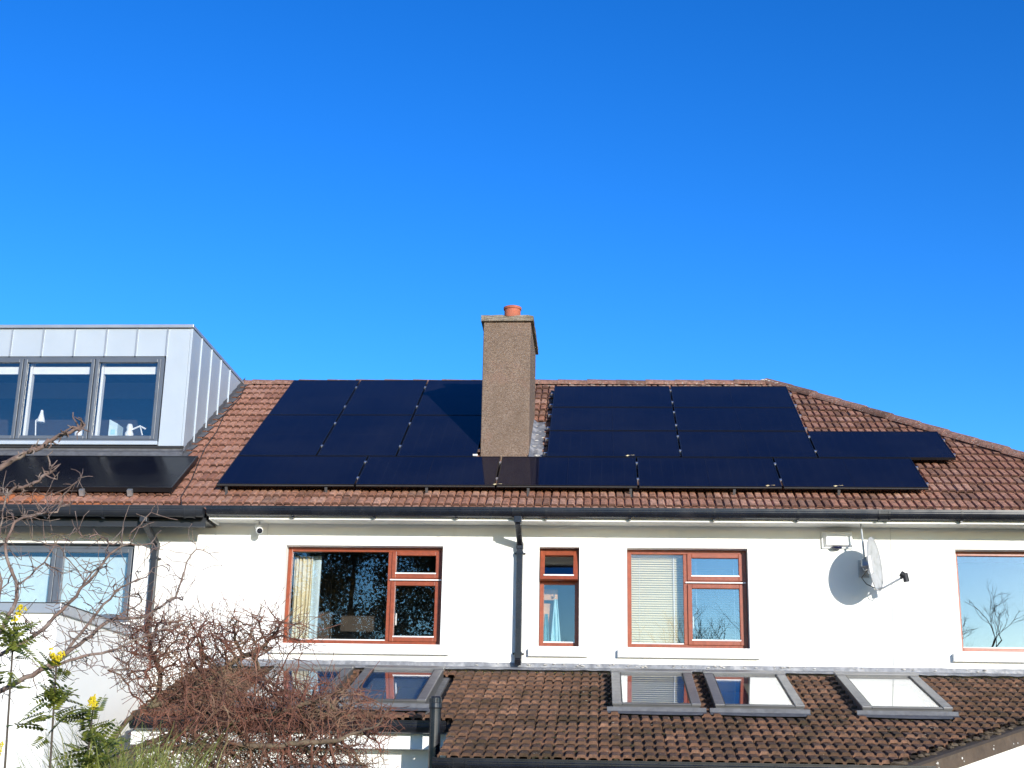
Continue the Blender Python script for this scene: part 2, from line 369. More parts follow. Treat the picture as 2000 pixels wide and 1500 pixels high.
# ------------------------------------------------------------------ tiles
GA = 0.265; TW = 0.194
def tile_mesh(name, m, seed, L, crest=0.03, th=0.023, w=TW, ribs=False):
    r = random.Random(seed); p = w/2
    prof = []
    for k in range(2):
        b = k*p; j = r.uniform(-0.002, 0.002)
        prof += [(b+0.0015, 0), (b+0.013, 0.0), (b+0.020, crest*0.92+j), (b+0.036, crest+j), (b+0.068, crest*0.99+j), (b+0.085, crest*0.88+j), (b+0.092, crest*0.06)]
    prof += [(w-0.001, 0.0)]
    q = MB(); n = len(prof)
    ys = [0, L*0.5, L]
    for yy in ys:
        for x, z in prof: q.v.append((x, yy+(r.uniform(-0.002, 0.002) if yy == 0 else 0), z+r.uniform(-0.0012, 0.0012)))
    for a in range(len(ys)-1):
        for i in range(n-1): q.f.append((a*n+i, a*n+i+1, (a+1)*n+i+1, (a+1)*n+i))
    o = len(q.v)
    for x, z in prof: q.v.append((x, 0.003, z-th))
    for i in range(n-1): q.f.append((o+i, o+i+1, i+1, i))
    me = q.mesh(name, m); me.materials.append(m if m is M['low_tile'] else M['tile_edge'])
    for pl in list(me.polygons)[-(n-1):]: pl.material_index = 1
    return me
def lay_tiles(parent, name, mats, origin, alpha, x0, x1, ncourse, gauge, keep, rank, limit, cuts=(), seed=1, crest=0.027, step=0.03, w=TW, th=0.023):
    """origin(x) gives a point on the tile crest plane at the eave; courses run upslope. mats: function(xc, s)->material"""
    ca, sa = math.cos(alpha), math.sin(alpha); r = random.Random(seed)
    L = gauge+0.03; variants = {}
    tilt = math.atan2(step, gauge)
    slots = []
    for c in range(ncourse):
        off = 0.0
        nx = int((x1-x0)/w)+2
        for k in range(nx):
            x = x0+k*w+off-0.0
            s = c*gauge
            kp = keep(x, x+w, s, s+gauge)
            if kp == 0: continue
            slots.append((x, s, c, kp))
    slots.sort(key=lambda t: rank(t[0]+w/2, t[1]+gauge/2, t[3]))
    stuff = {}
    for idx, (x, s, c, kp) in enumerate(slots):
        mt = mats(x+w/2, s, r)
        key = (mt.name, r.randrange(4))
        if key not in variants: variants[key] = tile_mesh(name, mt, hash(key[1])+11, L, crest, th=th, w=w)
        O = Vector(origin)
        base = Vector((x, O.y+s*ca, O.z+s*sa)) + Vector((0, -sa, ca))*(-crest+0.022-0.022)
        a = alpha-tilt+r.uniform(-0.012, 0.012)
        mat = Matrix.Translation(base+Vector((r.uniform(-0.003, 0.003), r.uniform(-0.006, 0.006)*ca, r.uniform(-0.003, 0.003)*sa))+Vector((0, -sa, ca))*(step-0.004+r.uniform(-0.003, 0.003))) @ Matrix.Rotation(a, 4, 'X') @ Matrix.Rotation(r.uniform(-0.014, 0.014), 4, 'Z')
        if r.random() < 0.05: mat = mat @ Matrix.Translation((r.uniform(-.004, .004), r.uniform(-.022, .006), r.uniform(0, .006))) @ Matrix.Rotation(r.uniform(-.03, .03), 4, 'Z')
        if idx < limit and kp == 2:
            link(name, variants[key], parent, matrix=mat)
        else:
            stuff.setdefault(mt.name, (mt, []))[1].append((variants[key], mat))
    for mt, lst in stuff.values():
        V = []; F = []; MI = []; o = 0
        for me, mat in lst:
            V.extend([tuple(mat @ v.co) for v in me.vertices]); F.extend([tuple(i+o for i in p.vertices) for p in me.polygons]); MI.extend([p.material_index for p in me.polygons]); o += len(me.vertices)
        me = bpy.data.meshes.new(name+'s'); me.from_pydata(V, [], F); me.materials.append(mt); me.materials.append(mt if mt is M['low_tile'] else M['tile_edge']); me.polygons.foreach_set('material_index', MI)
        if cuts:
            bm = bmesh.new(); bm.from_mesh(me)
            for co, no in cuts:
                bmesh.ops.bisect_plane(bm, geom=bm.verts[:]+bm.edges[:]+bm.faces[:], plane_co=co, plane_no=no, clear_outer=True)
            bm.to_mesh(me); bm.free()
        link(name+'s', me, parent, kind='stuff')

NC = int((YR-YE)/CA/GA)+1
def under_panels(xa, xb, s0, s1):
    # roof arc length from the eave; panel plane v=0 sits at y=YP
    v0 = (YE+s0*CA-YP)/CA; v1 = (YE+s1*CA-YP)/CA
    def inside(u0, u1, a, b): return xa > u0+0.15 and xb < u1-0.15 and v0 > a+0.1 and v1 < b-0.1
    return inside(U0, U0+5*(PL+PG), 0, PW) or inside(U0, U0+3*(PW+PG), PW, PW+2*PL) or inside(UR, UR+2*(PL+PG), PW, 4*PW) or inside(UR+2*(PL+PG), UR+3*(PL+PG), PW, 2*PW)
CHX0, CHX1, CHY0, CHY1 = -1.583, -0.95, 1.08, 2.50
def keep_main(xa, xb, s0, s1):
    y0, y1 = YE+s0*CA, YE+s1*CA
    if y0 > YR-0.06: return 0
    if xa > XP+0.001+12: return 0
    if xb > CHX0+0.05 and xa < CHX1-0.05 and y0 > CHY0-0.1 and y1 < CHY1: return 0
    if xa+y0 > XH+YR: return 0
    if xb+y1 > XH+YR-0.02: return 1
    return 2
def rank_main(xc, s, kp):
    if kp != 2: return 1e6
    y = YE+s*CA
    if under_panels(xc-0.1, xc+0.1, s-0.13, s+0.13): return 1e5
    vis = 0 if (-4.9 < xc < 5.6) else 500
    return vis+math.hypot(xc*0.4, y+16.4)+(0 if s < 2*GA else 0)
def main_mats(x, s, r): return M['main_tile']
hipco = Vector((XH-0.0, YR, 0)); hipno = Vector((1, 1, 0)).normalized()
lay_tiles(house, 'roof_tile', main_mats, (0, YE, zt(YE)), AL, XP, XH+YR-YE, NC, GA, keep_main, rank_main, 300, cuts=[(hipco, hipno)], seed=3)

# ridge and hip tiles
def ridge_run(parent, name, p0, p1, n, mt, r=0.115, seed=5, drop=0.045, leg=0.0):
    p0, p1 = Vector(p0), Vector(p1); d = (p1-p0); L = d.length; d.normalize(); rr = random.Random(seed)
    side = d.cross(Vector((0, 0, 1))).normalized(); up = side.cross(d).normalized()
    seg = L/n; k = 10
    for i in range(n):
        q = MB(); a = p0+d*(seg*i-0.012); b = p0+d*(seg*(i+1)+0.012); lift = 0.008
        for e, (P, rad, lf) in enumerate(((a, r*1.04, lift), (a+d*0.05, r*1.03, lift), (b, r*0.99, 0.0))):
            for j in range(k+1):
                t = math.pi*(j/k)*1.0
                q.v.append(tuple(P+side*(rad*math.cos(t)*1.12)+up*(rad*math.sin(t)*0.86-drop+lf-(leg if j in (0, k) else 0))))
        for e in range(2):
            for j in range(k): q.f.append((e*(k+1)+j, e*(k+1)+j+1, (e+1)*(k+1)+j+1, (e+1)*(k+1)+j))
        o = len(q.v)
        for j in range(k+1):
            t = math.pi*(j/k); q.v.append(tuple(a+side*(r*0.9*math.cos(t)*1.12)+up*(r*0.9*math.sin(t)*0.86-drop)))
        for j in range(k): q.f.append((o+j, o+j+1, j+1, j))
        ob = q.build(name, mt, parent)
        ob.matrix_basis = Matrix.Translation(Vector((0, 0, rr.uniform(-0.004, 0.004)))) 
zr = zt(YR)-0.015
ridge_run(house, 'ridge_tile', (XP+0.02, YR, zr), (XH-0.1, YR, zr), 16, M['ridge'])
ye2 = YE+0.05
ridge_run(house, 'hip_tile', (XH+(YR-ye2), ye2, zt(ye2)-0.005), (XH-0.05, YR+0.05, zr+0.015), 15, M['ridge'], seed=8, r=0.105, drop=0.0)
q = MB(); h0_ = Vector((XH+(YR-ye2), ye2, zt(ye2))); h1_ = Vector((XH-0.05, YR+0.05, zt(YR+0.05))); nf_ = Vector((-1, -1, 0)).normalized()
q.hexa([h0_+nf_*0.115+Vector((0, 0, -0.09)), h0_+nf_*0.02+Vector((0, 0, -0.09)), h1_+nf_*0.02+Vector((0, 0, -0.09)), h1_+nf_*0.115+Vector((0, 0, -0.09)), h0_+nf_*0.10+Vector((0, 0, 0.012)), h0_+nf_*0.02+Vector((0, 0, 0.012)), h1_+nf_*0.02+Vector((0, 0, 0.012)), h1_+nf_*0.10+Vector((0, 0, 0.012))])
q.build('hip_shade_strip', pm('hip_shade_dark_red', (0.075, 0.032, 0.024), 0.95, var=0.4, vs=18, bump=0.8, bs=60), house)  # bedding strip coloured dark to paint the shade line under the hip tiles
# mortar bedding under the ridge and blobs at the hip apex
def lumps(pts, rmin, rmax, seed, squash=0.6):
    rr = random.Random(seed); q = MB()
    for p in pts:
        b = bmesh.new(); bmesh.ops.create_icosphere(b, subdivisions=2, radius=1)
        rad = rr.uniform(rmin, rmax); ph = [rr.uniform(0, 6) for _ in range(6)]
        vs = []
        for v in b.verts:
            k = rad*(1+0.22*math.sin(5*v.co.x+ph[0])*math.cos(4*v.co.y+ph[1])+0.15*math.sin(9*v.co.z+ph[2]))
            vs.append((p[0]+v.co.x*k*1.3, p[1]+v.co.y*k, p[2]+v.co.z*k*squash))
        q.add(vs, [tuple(l.index for l in f.verts) for f in b.faces]); b.free()
    return q
pts = []
for i in range(13):
    d_ = -0.22+i*0.05; k_ = max(0, d_)
    pts.append((XH-0.06+d_, YR-0.03-k_+rng.uniform(-.03, .02), zt(YR)+0.03-TA*k_+rng.uniform(-.006, .006)))
lumps(pts, 0.016, 0.034, 4, 0.4).build('apex_mortar', M['mortar'], house, kind='stuff')
rm_ = pm('brown_mortar', (0.27, 0.19, 0.145), 0.95, var=0.35, vs=20, bump=0.8, bs=70)
lumps([(XP+0.15+i*0.083+rng.uniform(-.03, .03), YR-0.14+rng.uniform(-.012, .008), zt(YR-0.14)+rng.uniform(-0.012, 0.008)) for i in range(86)], 0.02, 0.042, 14, 0.5).build('ridge_mortar', rm_, house, kind='stuff')
# simple shingled faces on the two slopes turned away from the camera
q = MB(); dz = 0.02
for c in range(NC-1):
    s0, s1 = c*GA, (c+1)*GA; y0, y1 = YE+s0*CA, YE+s1*CA
    xe0, xe1 = XH+(YR-y0), XH+(YR-y1)
    z0, z1 = zt(y0), zt(y1)
    q.add([(XP, 2*YR-y0, z0), (xe0, 2*YR-y0, z0), (xe1, 2*YR-y1, z1-dz), (XP, 2*YR-y1, z1-dz)], [(3, 2, 1, 0)])
    q.add([(xe0, y0, z0), (xe0, 2*YR-y0, z0), (xe1, 2*YR-y1, z1-dz), (xe1, y1, z1-dz)], [(0, 1, 2, 3)])
q.build('rear_slope', M['main_tile'], house, kind='stuff')

# eaves: fascia, soffit
MB().box(XP+0.04, 7.0, -0.474, -0.445, 4.594, 4.69).build('fascia', M['white'], house)
MB().box(XP+0.04, 6.98, -0.443, -0.004, 4.628, 4.645).build('soffit', M['soffit'], house)
MB().box(XP+0.02, XP+0.04, -0.43, -0.002, 4.60, 4.69).build('eaves_end_board', M['white'], house)

# ------------------------------------------------------------------ chimney
m = MB(); nx, nz = 1, 1
m.box(CHX0, CHX1, CHY0, CHY1, 5.3, 7.575)
m.build('chimney', M['dash'], house, bevel=0.012)
chim = house.children[-1]
# slab cap with chipped edge
def cap_mesh():
    b = bmesh.new(); bmesh.ops.create_cube(b, size=1)
    bmesh.ops.subdivide_edges(b, edges=b.edges[:], cuts=9, use_grid_fill=True)
    rr = random.Random(3); q = MB(); vs = []
    for v in b.verts:
        x = (CHX0+CHX1)/2+v.co.x*(CHX1-CHX0+0.066); y = (CHY0+CHY1)/2+v.co.y*(CHY1-CHY0+0.09); z = 7.618+v.co.z*0.075
        k = max(abs(v.co.x), abs(v.co.y))*2
        if v.co.z > 0.4: z += 0.035*(1-k)+rr.uniform(-0.01, 0.012)
        elif v.co.z < -0.4: z += rr.uniform(-0.002, 0.002)
        vs.append((x+rr.uniform(-0.006, 0.006), y+rr.uniform(-0.006, 0.006), z))
    q.add(vs, [tuple(l.index for l in f.verts) for f in b.faces]); b.free(); return q
cap_mesh().build('chimney_cap', M['concrete'], chim)
q = MB().lathe((-1.222, 1.42, 7.66), [(0.135, 0), (0.128, 0.03), (0.113, 0.05), (0.110, 0.20), (0.122, 0.205), (0.124, 0.235), (0.110, 0.242), (0.088, 0.24), (0.085, 0.05)], 28)
q.build('chimney_pot', M['terracotta'], chim, smooth=False)
lumps([(-1.222+0.16*math.cos(a), 1.42+0.16*math.sin(a), 7.665) for a in [i*0.7 for i in range(9)]], 0.03, 0.055, 9, 0.6).build('flaunching', M['concrete'], chim, kind='stuff')
# lead and mortar flashing down the right side of the stack
q = MB(); rr = random.Random(21)
ng = 16
for i in range(ng+1):
    y = CHY0-0.12+(CHY1-CHY0+0.0)*i/ng*0.92
    for j, dx in enumerate((0.001, 0.05, 0.11, 0.17+rr.uniform(-0.02, 0.03))):
        q.v.append((CHX1+dx, y, zt(y)+(0.07 if j == 0 else 0.02+rr.uniform(-0.008, 0.02))))
for i in range(ng):
    for j in range(3): q.f.append((i*4+j, i*4+j+1, (i+1)*4+j+1, (i+1)*4+j))
q.build('stack_flashing', M['lead'], chim)
lumps([(CHX1+rr.uniform(0.02, 0.16), y, zt(y)+0.015) for y in [CHY0-0.05+0.1*i for i in range(13)]], 0.015, 0.035, 12, 0.4).build('flashing_mortar', M['mortar'], chim, kind='stuff')

# ------------------------------------------------------------------ windows
def sash(m, x0, x1, z0, z1, y, wd=0.052): m.frame(x0, x1, z0, z1, y-0.018, y+0.045, wd)
def pane(x0, x1, z0, z1, y, parent, mt='glass'):
    return MB().box(x0, x1, y, y+0.006, z0, z1).build('pane', M[mt], parent)
def bead(x0, x1, z, y, parent): return MB().box(x0, x1, y-0.012, y+0.002, z, z+0.014).build('glazing_bead', M['bead'], parent)
YF = 0.14
def outer(name_, W, muls):
    f = MB().frame(W[0]+0.004, W[1]-0.004, W[2]+0.004, W[3]-0.004, YF, YF+0.07, 0.05)
    for b in muls: f.box(*b)
    return f.build('window', M['mahogany'], house, bevel=0.004)
# W1: large fixed light with casement and vent on the right
a = W1; w1 = outer('w', a, [(-2.582, -2.532, YF+0.001, YF+0.069, a[2]+0.054, a[3]-0.054), (-2.532, a[1]-0.054, YF+0.001, YF+0.069, 3.965, 4.005)])
pane(a[0]+0.054, -2.582, a[2]+0.054, a[3]-0.054, YF+0.03, w1); bead(a[0]+0.054, -2.582, a[2]+0.054, YF+0.03, w1)
def casement(x0, x1, z0, z1, par, handle=True, mt='glass'):
    f = MB(); sash(f, x0, x1, z0, z1, YF); ob = f.build('casement', M['mahogany'], par, bevel=0.005)
    pane(x0+0.052, x1-0.052, z0+0.052, z1-0.052, YF+0.012, ob, mt); bead(x0+0.045, x1-0.045, z0+0.052, YF-0.008, ob)
    if handle: MB().box(x0+0.06, x0+0.075, YF+0.05, YF+0.07, z0+0.2, z0+0.34).build('handle', M['bead'], ob)
    return ob
casement(-2.535, a[1]-0.045, 4.0, a[3]-0.045, w1, False); casement(-2.535, a[1]-0.045, a[2]+0.045, 3.962, w1)
MB().box(-2.55, a[1]-0.02, YF-0.03, YF-0.001, 3.972, 3.985).build('drip_bar', M['bead'], w1)
# W2: narrow, top-hung vent standing open
a = W2; w2 = outer('w', a, [(a[0]+0.054, a[1]-0.054, YF+0.001, YF+0.069, 3.945, 4.0)])
pane(a[0]+0.054, a[1]-0.054, a[2]+0.054, 3.945, YF+0.03, w2); bead(a[0]+0.05, a[1]-0.05, a[2]+0.054, YF+0.02, w2)
f = MB(); f.frame(-0.225, 0.225, -0.365, 0, -0.03, 0.03, 0.055); 
vent = f.mesh('vent', M['mahogany']); mt_ = Matrix.Translation(((a[0]+a[1])/2-0.004, YF-0.03, a[3]-0.04)) @ Matrix.Rotation(R(-15), 4, 'X')
vo = link('vent', vent, w2, bevel=0.005, matrix=mt_)
link('pane', MB().box(-0.17, 0.17, -0.004, 0.002, -0.31, -0.055).mesh('pane', M['glass']), vo, matrix=mt_)
link('glazing_bead', MB().box(-0.18, 0.18, -0.045, -0.032, -0.325, -0.31).mesh('glazing_bead', M['bead']), vo, matrix=mt_)
MB().box(a[0]+0.08, a[0]+0.2, YF+0.0, YF+0.02, 4.01, 4.025).build('stay', M['pine'], w2)
# W3
a = W3; w3 = outer('w', a, [(0.965, 1.015, YF+0.001, YF+0.069, a[2]+0.054, a[3]-0.054), (1.015, a[1]-0.054, YF+0.001, YF+0.069, 3.965, 4.005)])
pane(a[0]+0.054, 0.965, a[2]+0.054, a[3]-0.054, YF+0.03, w3); bead(a[0]+0.054, 0.965, a[2]+0.054, YF+0.03, w3)
casement(1.012, a[1]-0.045, 4.0, a[3]-0.045, w3, False, 'glass_bright'); casement(1.012, a[1]-0.045, a[2]+0.045, 3.962, w3, True, 'glass_bright')
MB().box(0.99, a[1]-0.02, YF-0.03, YF-0.001, 3.972, 3.985).build('drip_bar', M['bead'], w3)
# W4
a = W4; w4 = outer('w', a, [(5.42, 5.47, YF+0.001, YF+0.069, a[2]+0.054, a[3]-0.054)])
pane(a[0]+0.03, 5.42, a[2]+0.054, a[3]-0.054, YF+0.03, w4, 'glass_bright'); pane(5.47, a[1]-0.05, a[2]+0.054, a[3]-0.054, YF+0.03, w4); bead(a[0]+0.05, 5.42, a[2]+0.05, YF+0.02, w4)
for W, wn in ((W1, w1), (W2, w2), (W3, w3), (W4, w4)):
    q = MB(); xa, xb = W[0]-0.115, W[1]+0.11
    q.prism([(xa, -0.065, 3.078), (xa, -0.065, 3.165), (xa, 0.0985, 3.197), (xa, 0.0985, 3.078)], (W[0]-xa-0.0, 0, 0)) if False else None
    q.prism([(xa, -0.065, 3.078), (xa, -0.002, 3.078), (xa, -0.002, 3.172), (xa, -0.065, 3.160)], (xb-xa, 0, 0))
    q.prism([(W[0]+0.003, -0.004, 3.16), (W[0]+0.003, 0.16, 3.16), (W[0]+0.003, 0.16, 3.2035), (W[0]+0.003, -0.004, 3.174)], (W[1]-W[0]-0.006, 0, 0))
    q.build('sill', M['sill'], wn, bevel=0.006)

# ------------------------------------------------------------------ inside the windows
def drape(name, x0, x1, y, z0, z1, folds, amp, mt, seed, flare=0.0):
    rr = random.Random(seed); q = MB(); nx, nz = folds*8, 14
    for j in range(nz+1):
        t = j/nz; z = z1+(z0-z1)*t
        for i in range(nx+1):
            u = i/nx; x = x0+(x1-x0)*u
            c = (x0+x1)/2; xx = c+(x-c)*(1-flare*(1-t))
            q.v.append((xx+0.006*math.sin(9*u+3*t), y+amp*math.sin(u*folds*2*math.pi+0.5*math.sin(t*3+u*5))*(0.6+0.4*t), z))
    for j in range(nz):
        for i in range(nx): q.f.append((j*(nx+1)+i, j*(nx+1)+i+1, (j+1)*(nx+1)+i+1, (j+1)*(nx+1)+i))
    o = q.build(name, mt, smooth=True); s_ = o.modifiers.new('thickness', 'SOLIDIFY'); s_.thickness = 0.006
    return o
tag(drape('curtain', -3.79, -3.56, 0.40, 3.0, 4.30, 5, 0.03, M['cream'], 1), 'cream pleated curtain at the left of the widest red framed window', 'curtain')
tag(drape('curtain', -3.575, -3.46, 0.43, 3.0, 4.305, 1, 0.02, M['ice'], 2), 'pale blue curtain edge beside the cream curtain in the widest window', 'curtain')
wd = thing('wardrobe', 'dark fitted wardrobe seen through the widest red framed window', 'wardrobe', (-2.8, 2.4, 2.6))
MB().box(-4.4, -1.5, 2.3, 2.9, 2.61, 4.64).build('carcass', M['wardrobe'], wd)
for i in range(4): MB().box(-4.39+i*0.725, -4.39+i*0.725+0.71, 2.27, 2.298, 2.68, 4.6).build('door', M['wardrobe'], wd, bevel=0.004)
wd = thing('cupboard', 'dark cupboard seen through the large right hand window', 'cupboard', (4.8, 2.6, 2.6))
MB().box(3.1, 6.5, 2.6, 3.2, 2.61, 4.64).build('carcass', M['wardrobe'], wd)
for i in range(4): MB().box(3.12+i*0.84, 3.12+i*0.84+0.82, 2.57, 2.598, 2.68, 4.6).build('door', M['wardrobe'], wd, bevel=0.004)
# bathroom: towel rail board with two towels
bd = thing('towel_board', 'varnished pine peg board behind the narrow window', 'peg board', (-0.6, 0.36, 3.5))
MB().box(-0.71, -0.60, 0.50, 0.52, 3.30, 3.76).build('post', M['pine'], bd)
MB().box(-0.71, -0.54, 0.48, 0.499, 3.80, 3.93).build('rail', M['pine'], bd)
MB().tube([(-0.58, 0.48, 3.84), (-0.58, 0.43, 3.83), (-0.58, 0.42, 3.86)], 0.008, 6).build('peg', M['galv'], bd)
tag(drape('towel', -0.66, -0.47, 0.41, 3.1, 3.80, 3, 0.025, M['towel'], 4, 0.8), 'pale cyan towel hanging in the narrow window', 'towel')
tag(drape('towel', -0.73, -0.62, 0.39, 3.1, 3.62, 2, 0.02, M['towel2'], 5, 0.7), 'darker teal towel at the left edge of the narrow window', 'towel')
# venetian blinds
def blind(x0, x1, z0, z1, y, ang, label, depth=0.036):
    b = thing('venetian_blind', label, 'blind', ((x0+x1)/2, y, z0))
    MB().box(x0, x1, y-0.02, y+0.02, z1, z1+0.03).build('head_rail', M['slat'], b)
    n = int((z1-z0)/0.028); q = MB(); c, s = math.cos(ang)*depth/2, math.sin(ang)*depth/2
    q.add([(x0, -c, -s), (x1, -c, -s), (x1, 0, 0.002), (x0, 0, 0.002), (x1, c, s), (x0, c, s)], [(0, 1, 2, 3), (3, 2, 4, 5)])
    me = q.mesh('slat', M['slat'])
    for i in range(n): link('slat', me, b, matrix=Matrix.Translation((0, y, z1-0.012-i*0.028)))
    for xx in (x0+(x1-x0)*0.18, x0+(x1-x0)*0.82): MB().tube([(xx, y-0.016, z1), (xx, y-0.016, z0)], 0.0015, 4).build('cord', M['bead'], b)
    MB().tube([(x1-0.13, y-0.03, z1), (x1-0.125, y-0.03, z0+0.05)], 0.004, 6).build('tilt_wand', M['bead'], b)
blind(0.33, 0.985, 3.22, 4.30, 0.29, R(46), 'ivory venetian blind tilted shut behind the fixed pane of the square window')
blind(1.0, 1.70, 3.22, 4.30, 0.29, R(4), 'ivory venetian blind tilted open behind the casements of the square window')

# ------------------------------------------------------------------ gutters and pipes
def gutter(label, x0, x1, yc, lip, dep, wid, brk, joints, mt, ends=True):
    t = thing('gutter', label, 'gutter', ((x0+x1)/2, yc, lip))
    pr = []
    for k in range(13):
        a = math.pi*k/12; y = yc+wid/2*math.cos(a)*(1 if 1 else 1); z = lip-dep*abs(math.sin(a))**0.75
        pr.append((y, z))
    # ribs on the front face
    pf = []
    for i, (y, z) in enumerate(pr): pf.append((x0, y, z))
    pf.append((x0, yc-wid/2-0.006, lip-0.002)); pf.append((x0, yc-wid/2-0.006, lip+0.006)); pf.append((x0, yc-wid/2+0.004, lip+0.006))
    ob = MB().sheet(pf, (x1-x0, 0, 0)).build('trough', mt, t); sm = ob.modifiers.new('thickness', 'SOLIDIFY'); sm.thickness = 0.003
    for zz, yy in ((lip-0.022, yc-wid/2-0.001), (lip-0.05, yc-wid/2+0.004)):
        MB().tube([(x0, yy, zz), (x1, yy, zz)], 0.0045, 6).build('rib', mt, t)
    def band(x, wv, grow):
        p2 = [(x, yc+(y-yc)*(1+grow), lip+(z-lip)*(1+grow)) for y, z in pr]
        b = MB().sheet(p2, (wv, 0, 0)).build('bracket' if wv < 0.06 else 'union', mt, t); s_ = b.modifiers.new('thickness', 'SOLIDIFY'); s_.thickness = 0.004; s_.offset = 1
        return b
    for x in brk:
        b = band(x-0.012, 0.024, 0.10); MB().box(x-0.012, x+0.012, yc, yc+wid/2+0.004, lip-dep-0.022, lip-dep-0.004).build('bracket_foot', mt, b)
    for x in joints: band(x-0.055, 0.11, 0.09); band(x-0.068, 0.02, 0.16); band(x+0.048, 0.02, 0.16)
    if ends:
        for x in (x0, x1): MB().prism([(x-0.002, y, z) for y, z in pr], (0.004, 0, 0)).build('stop_end', mt, t)
    return t
gutter('long black gutter along the eaves of the main tiled roof', XP+0.03, 7.25, -0.538, 4.724, 0.098, 0.115,
       [-3.638, -2.669, -1.701, -0.65-0.0, 0.321, 1.291, 2.247, 4.092, 5.06, 6.0], [-0.98, 3.22], M['black_pvc'])
def downpipe(label, x, y0, z0, y1, zb, r_, mt, square=True, zc=()):
    t = thing('downpipe', label, 'downpipe', (x, y1, zb))
    def sq(m, p, q_, h):
        p, q_ = Vector(p), Vector(q_); X = Vector((1, 0, 0)); d = (q_-p).normalized(); n = d.cross(X).normalized()
        m.hexa([p-X*h-n*h, p+X*h-n*h, p+X*h+n*h, p-X*h+n*h, q_-X*h-n*h, q_+X*h-n*h, q_+X*h+n*h, q_-X*h+n*h])
    m = MB(); sq(m, (x, y0, z0), (x, y0, z0-0.10), r_*1.25); m.build('outlet', mt, t, bevel=0.006)
    m = MB(); sq(m, (x, y0, z0-0.09), (x, y1, z0-0.27), r_*0.93); m.build('offset_bend', mt, t, bevel=0.006)
    m = MB(); sq(m, (x, y1, z0-0.25), (x, y1, zb+0.06), r_); m.build('pipe', mt, t, bevel=0.006)
    m = MB(); sq(m, (x, y1, z0-0.25), (x, y1, z0-0.33), r_*1.15); m.build('socket', mt, t, bevel=0.006)
    for z in zc:
        m = MB(); sq(m, (x, y1, z), (x, y1, z-0.03), r_*1.18); m.box(x+r_, x+r_+0.03, y1+0.02, y1+0.05, z-0.024, z-0.006); m.box(x-r_-0.03, x-r_, y1+0.02, y1+0.05, z-0.024, z-0.006); m.build('clip', mt, t)
    m = MB(); sq(m, (x, y1, zb+0.10), (x, y1-0.0, zb), r_*1.12); sq(m, (x, y1+0.004, zb+0.03), (x, y1-0.075, zb-0.005), r_*1.0); m.build('shoe', mt, t, bevel=0.004)
    return t
downpipe('square black downpipe between the widest and the narrow window', -0.977, -0.53, 4.66, -0.055, 3.0, 0.036, M['black_pvc'], zc=(4.30, 3.12))

# alarm box
t = thing('alarm_box', 'white alarm bell box under the eaves above the dish shadow', 'alarm box', (2.765, -0.05, 4.36))
MB().box(2.585, 2.945, -0.03, -0.001, 4.375, 4.578).build('back_plate', M['white'], t, bevel=0.004)
q = MB(); q.hexa([(2.60, -0.028, 4.385), (2.945, -0.028, 4.385), (2.945, -0.028, 4.572), (2.60, -0.028, 4.572), (2.632, -0.085, 4.408), (2.945-0.012, -0.085, 4.408), (2.945-0.012, -0.085, 4.56), (2.632, -0.085, 4.56)])
q.build('cover', M['bead'], t, bevel=0.006)
MB().lathe((2.755, -0.055, 4.362), [(0.0, 0), (0.05, 0.003), (0.062, 0.02), (0.062, 0.026)], 20).build('strobe_lens', pm('blue_lens', (0.012, 0.014, 0.05), 0.2), t, smooth=True)

# security camera
t = thing('security_camera', 'small white bullet camera under the left end of the eaves', 'camera', (-4.11, -0.22, 4.52))
MB().tube([(-4.12, -0.16, 4.634), (-4.12, -0.16, 4.56)], 0.012, 8).build('stalk', M['galv'], t)
MB().lathe((-4.12, -0.16, 4.622), [(0.0, 0.0), (0.045, 0.0), (0.045, 0.012), (0.0, 0.013)], 16).build('mount', M['bead'], t)
cdv = Vector((0.35, -0.8, -0.45)).normalized(); c0 = Vector((-4.14, -0.13, 4.56))
MB().tube([c0, c0+cdv*0.006, c0+cdv*0.12, c0+cdv*0.135], [0.03, 0.042, 0.044, 0.040], 16).build('body', M['bead'], t, smooth=False)
MB().tube([c0+cdv*0.134, c0+cdv*0.139], 0.034, 16).build('lens', M['black_pvc'], t)

# satellite dish, seen nearly edge-on
t = thing('satellite_dish', 'pale grey satellite dish on the wall beside the alarm box', 'satellite dish', (3.05, -0.1, 4.12))
dn = Vector((0.885, -0.43, 0.07)).normalized()       # boresight
dc = Vector((3.115, -0.42, 4.13))
du = (Vector((0, 0, 1))-dn*dn.z).normalized(); ds_ = du.cross(dn).normalized()
q = MB(); n, rg = 40, 8; ra, rb = 0.285, 0.31
for j in range(rg+1):
    for k in range(n):
        t_ = 2*math.pi*k/n; f_ = j/rg; p = dc+ds_*(ra*f_*math.cos(t_))+du*(rb*f_*math.sin(t_))-dn*(0.055*(1-f_*f_)); q.v.append(tuple(p))
for j in range(rg):
    for k in range(n): q.f.append((j*n+k, j*n+(k+1) % n, (j+1)*n+(k+1) % n, (j+1)*n+k))
ob = q.build('reflector', M['dish'], t, smooth=True); s_ = ob.modifiers.new('thickness', 'SOLIDIFY'); s_.thickness = 0.004
MB().tube([dc+ds_*ra*math.cos(a)+du*rb*math.sin(a) for a in [i*2*math.pi/40 for i in range(41)]], 0.006, 6).build('rim', M['dish'], t)
bk = dc-dn*0.06
m = MB(); m.tube([bk-du*0.1, bk+du*0.1], 0.03, 6); m.tube([bk, bk-dn*0.07], 0.05, 6); m.build('back_bracket', M['galv'], t)
wl = Vector((3.06, -0.004, 4.14)); el = Vector((3.02, -0.30, 4.09))
MB().tube([wl, Vector((3.05, -0.2, 4.10)), el, el+Vector((0, -0.01, 0.14))], 0.02, 8).build('wall_arm', M['galv'], t)
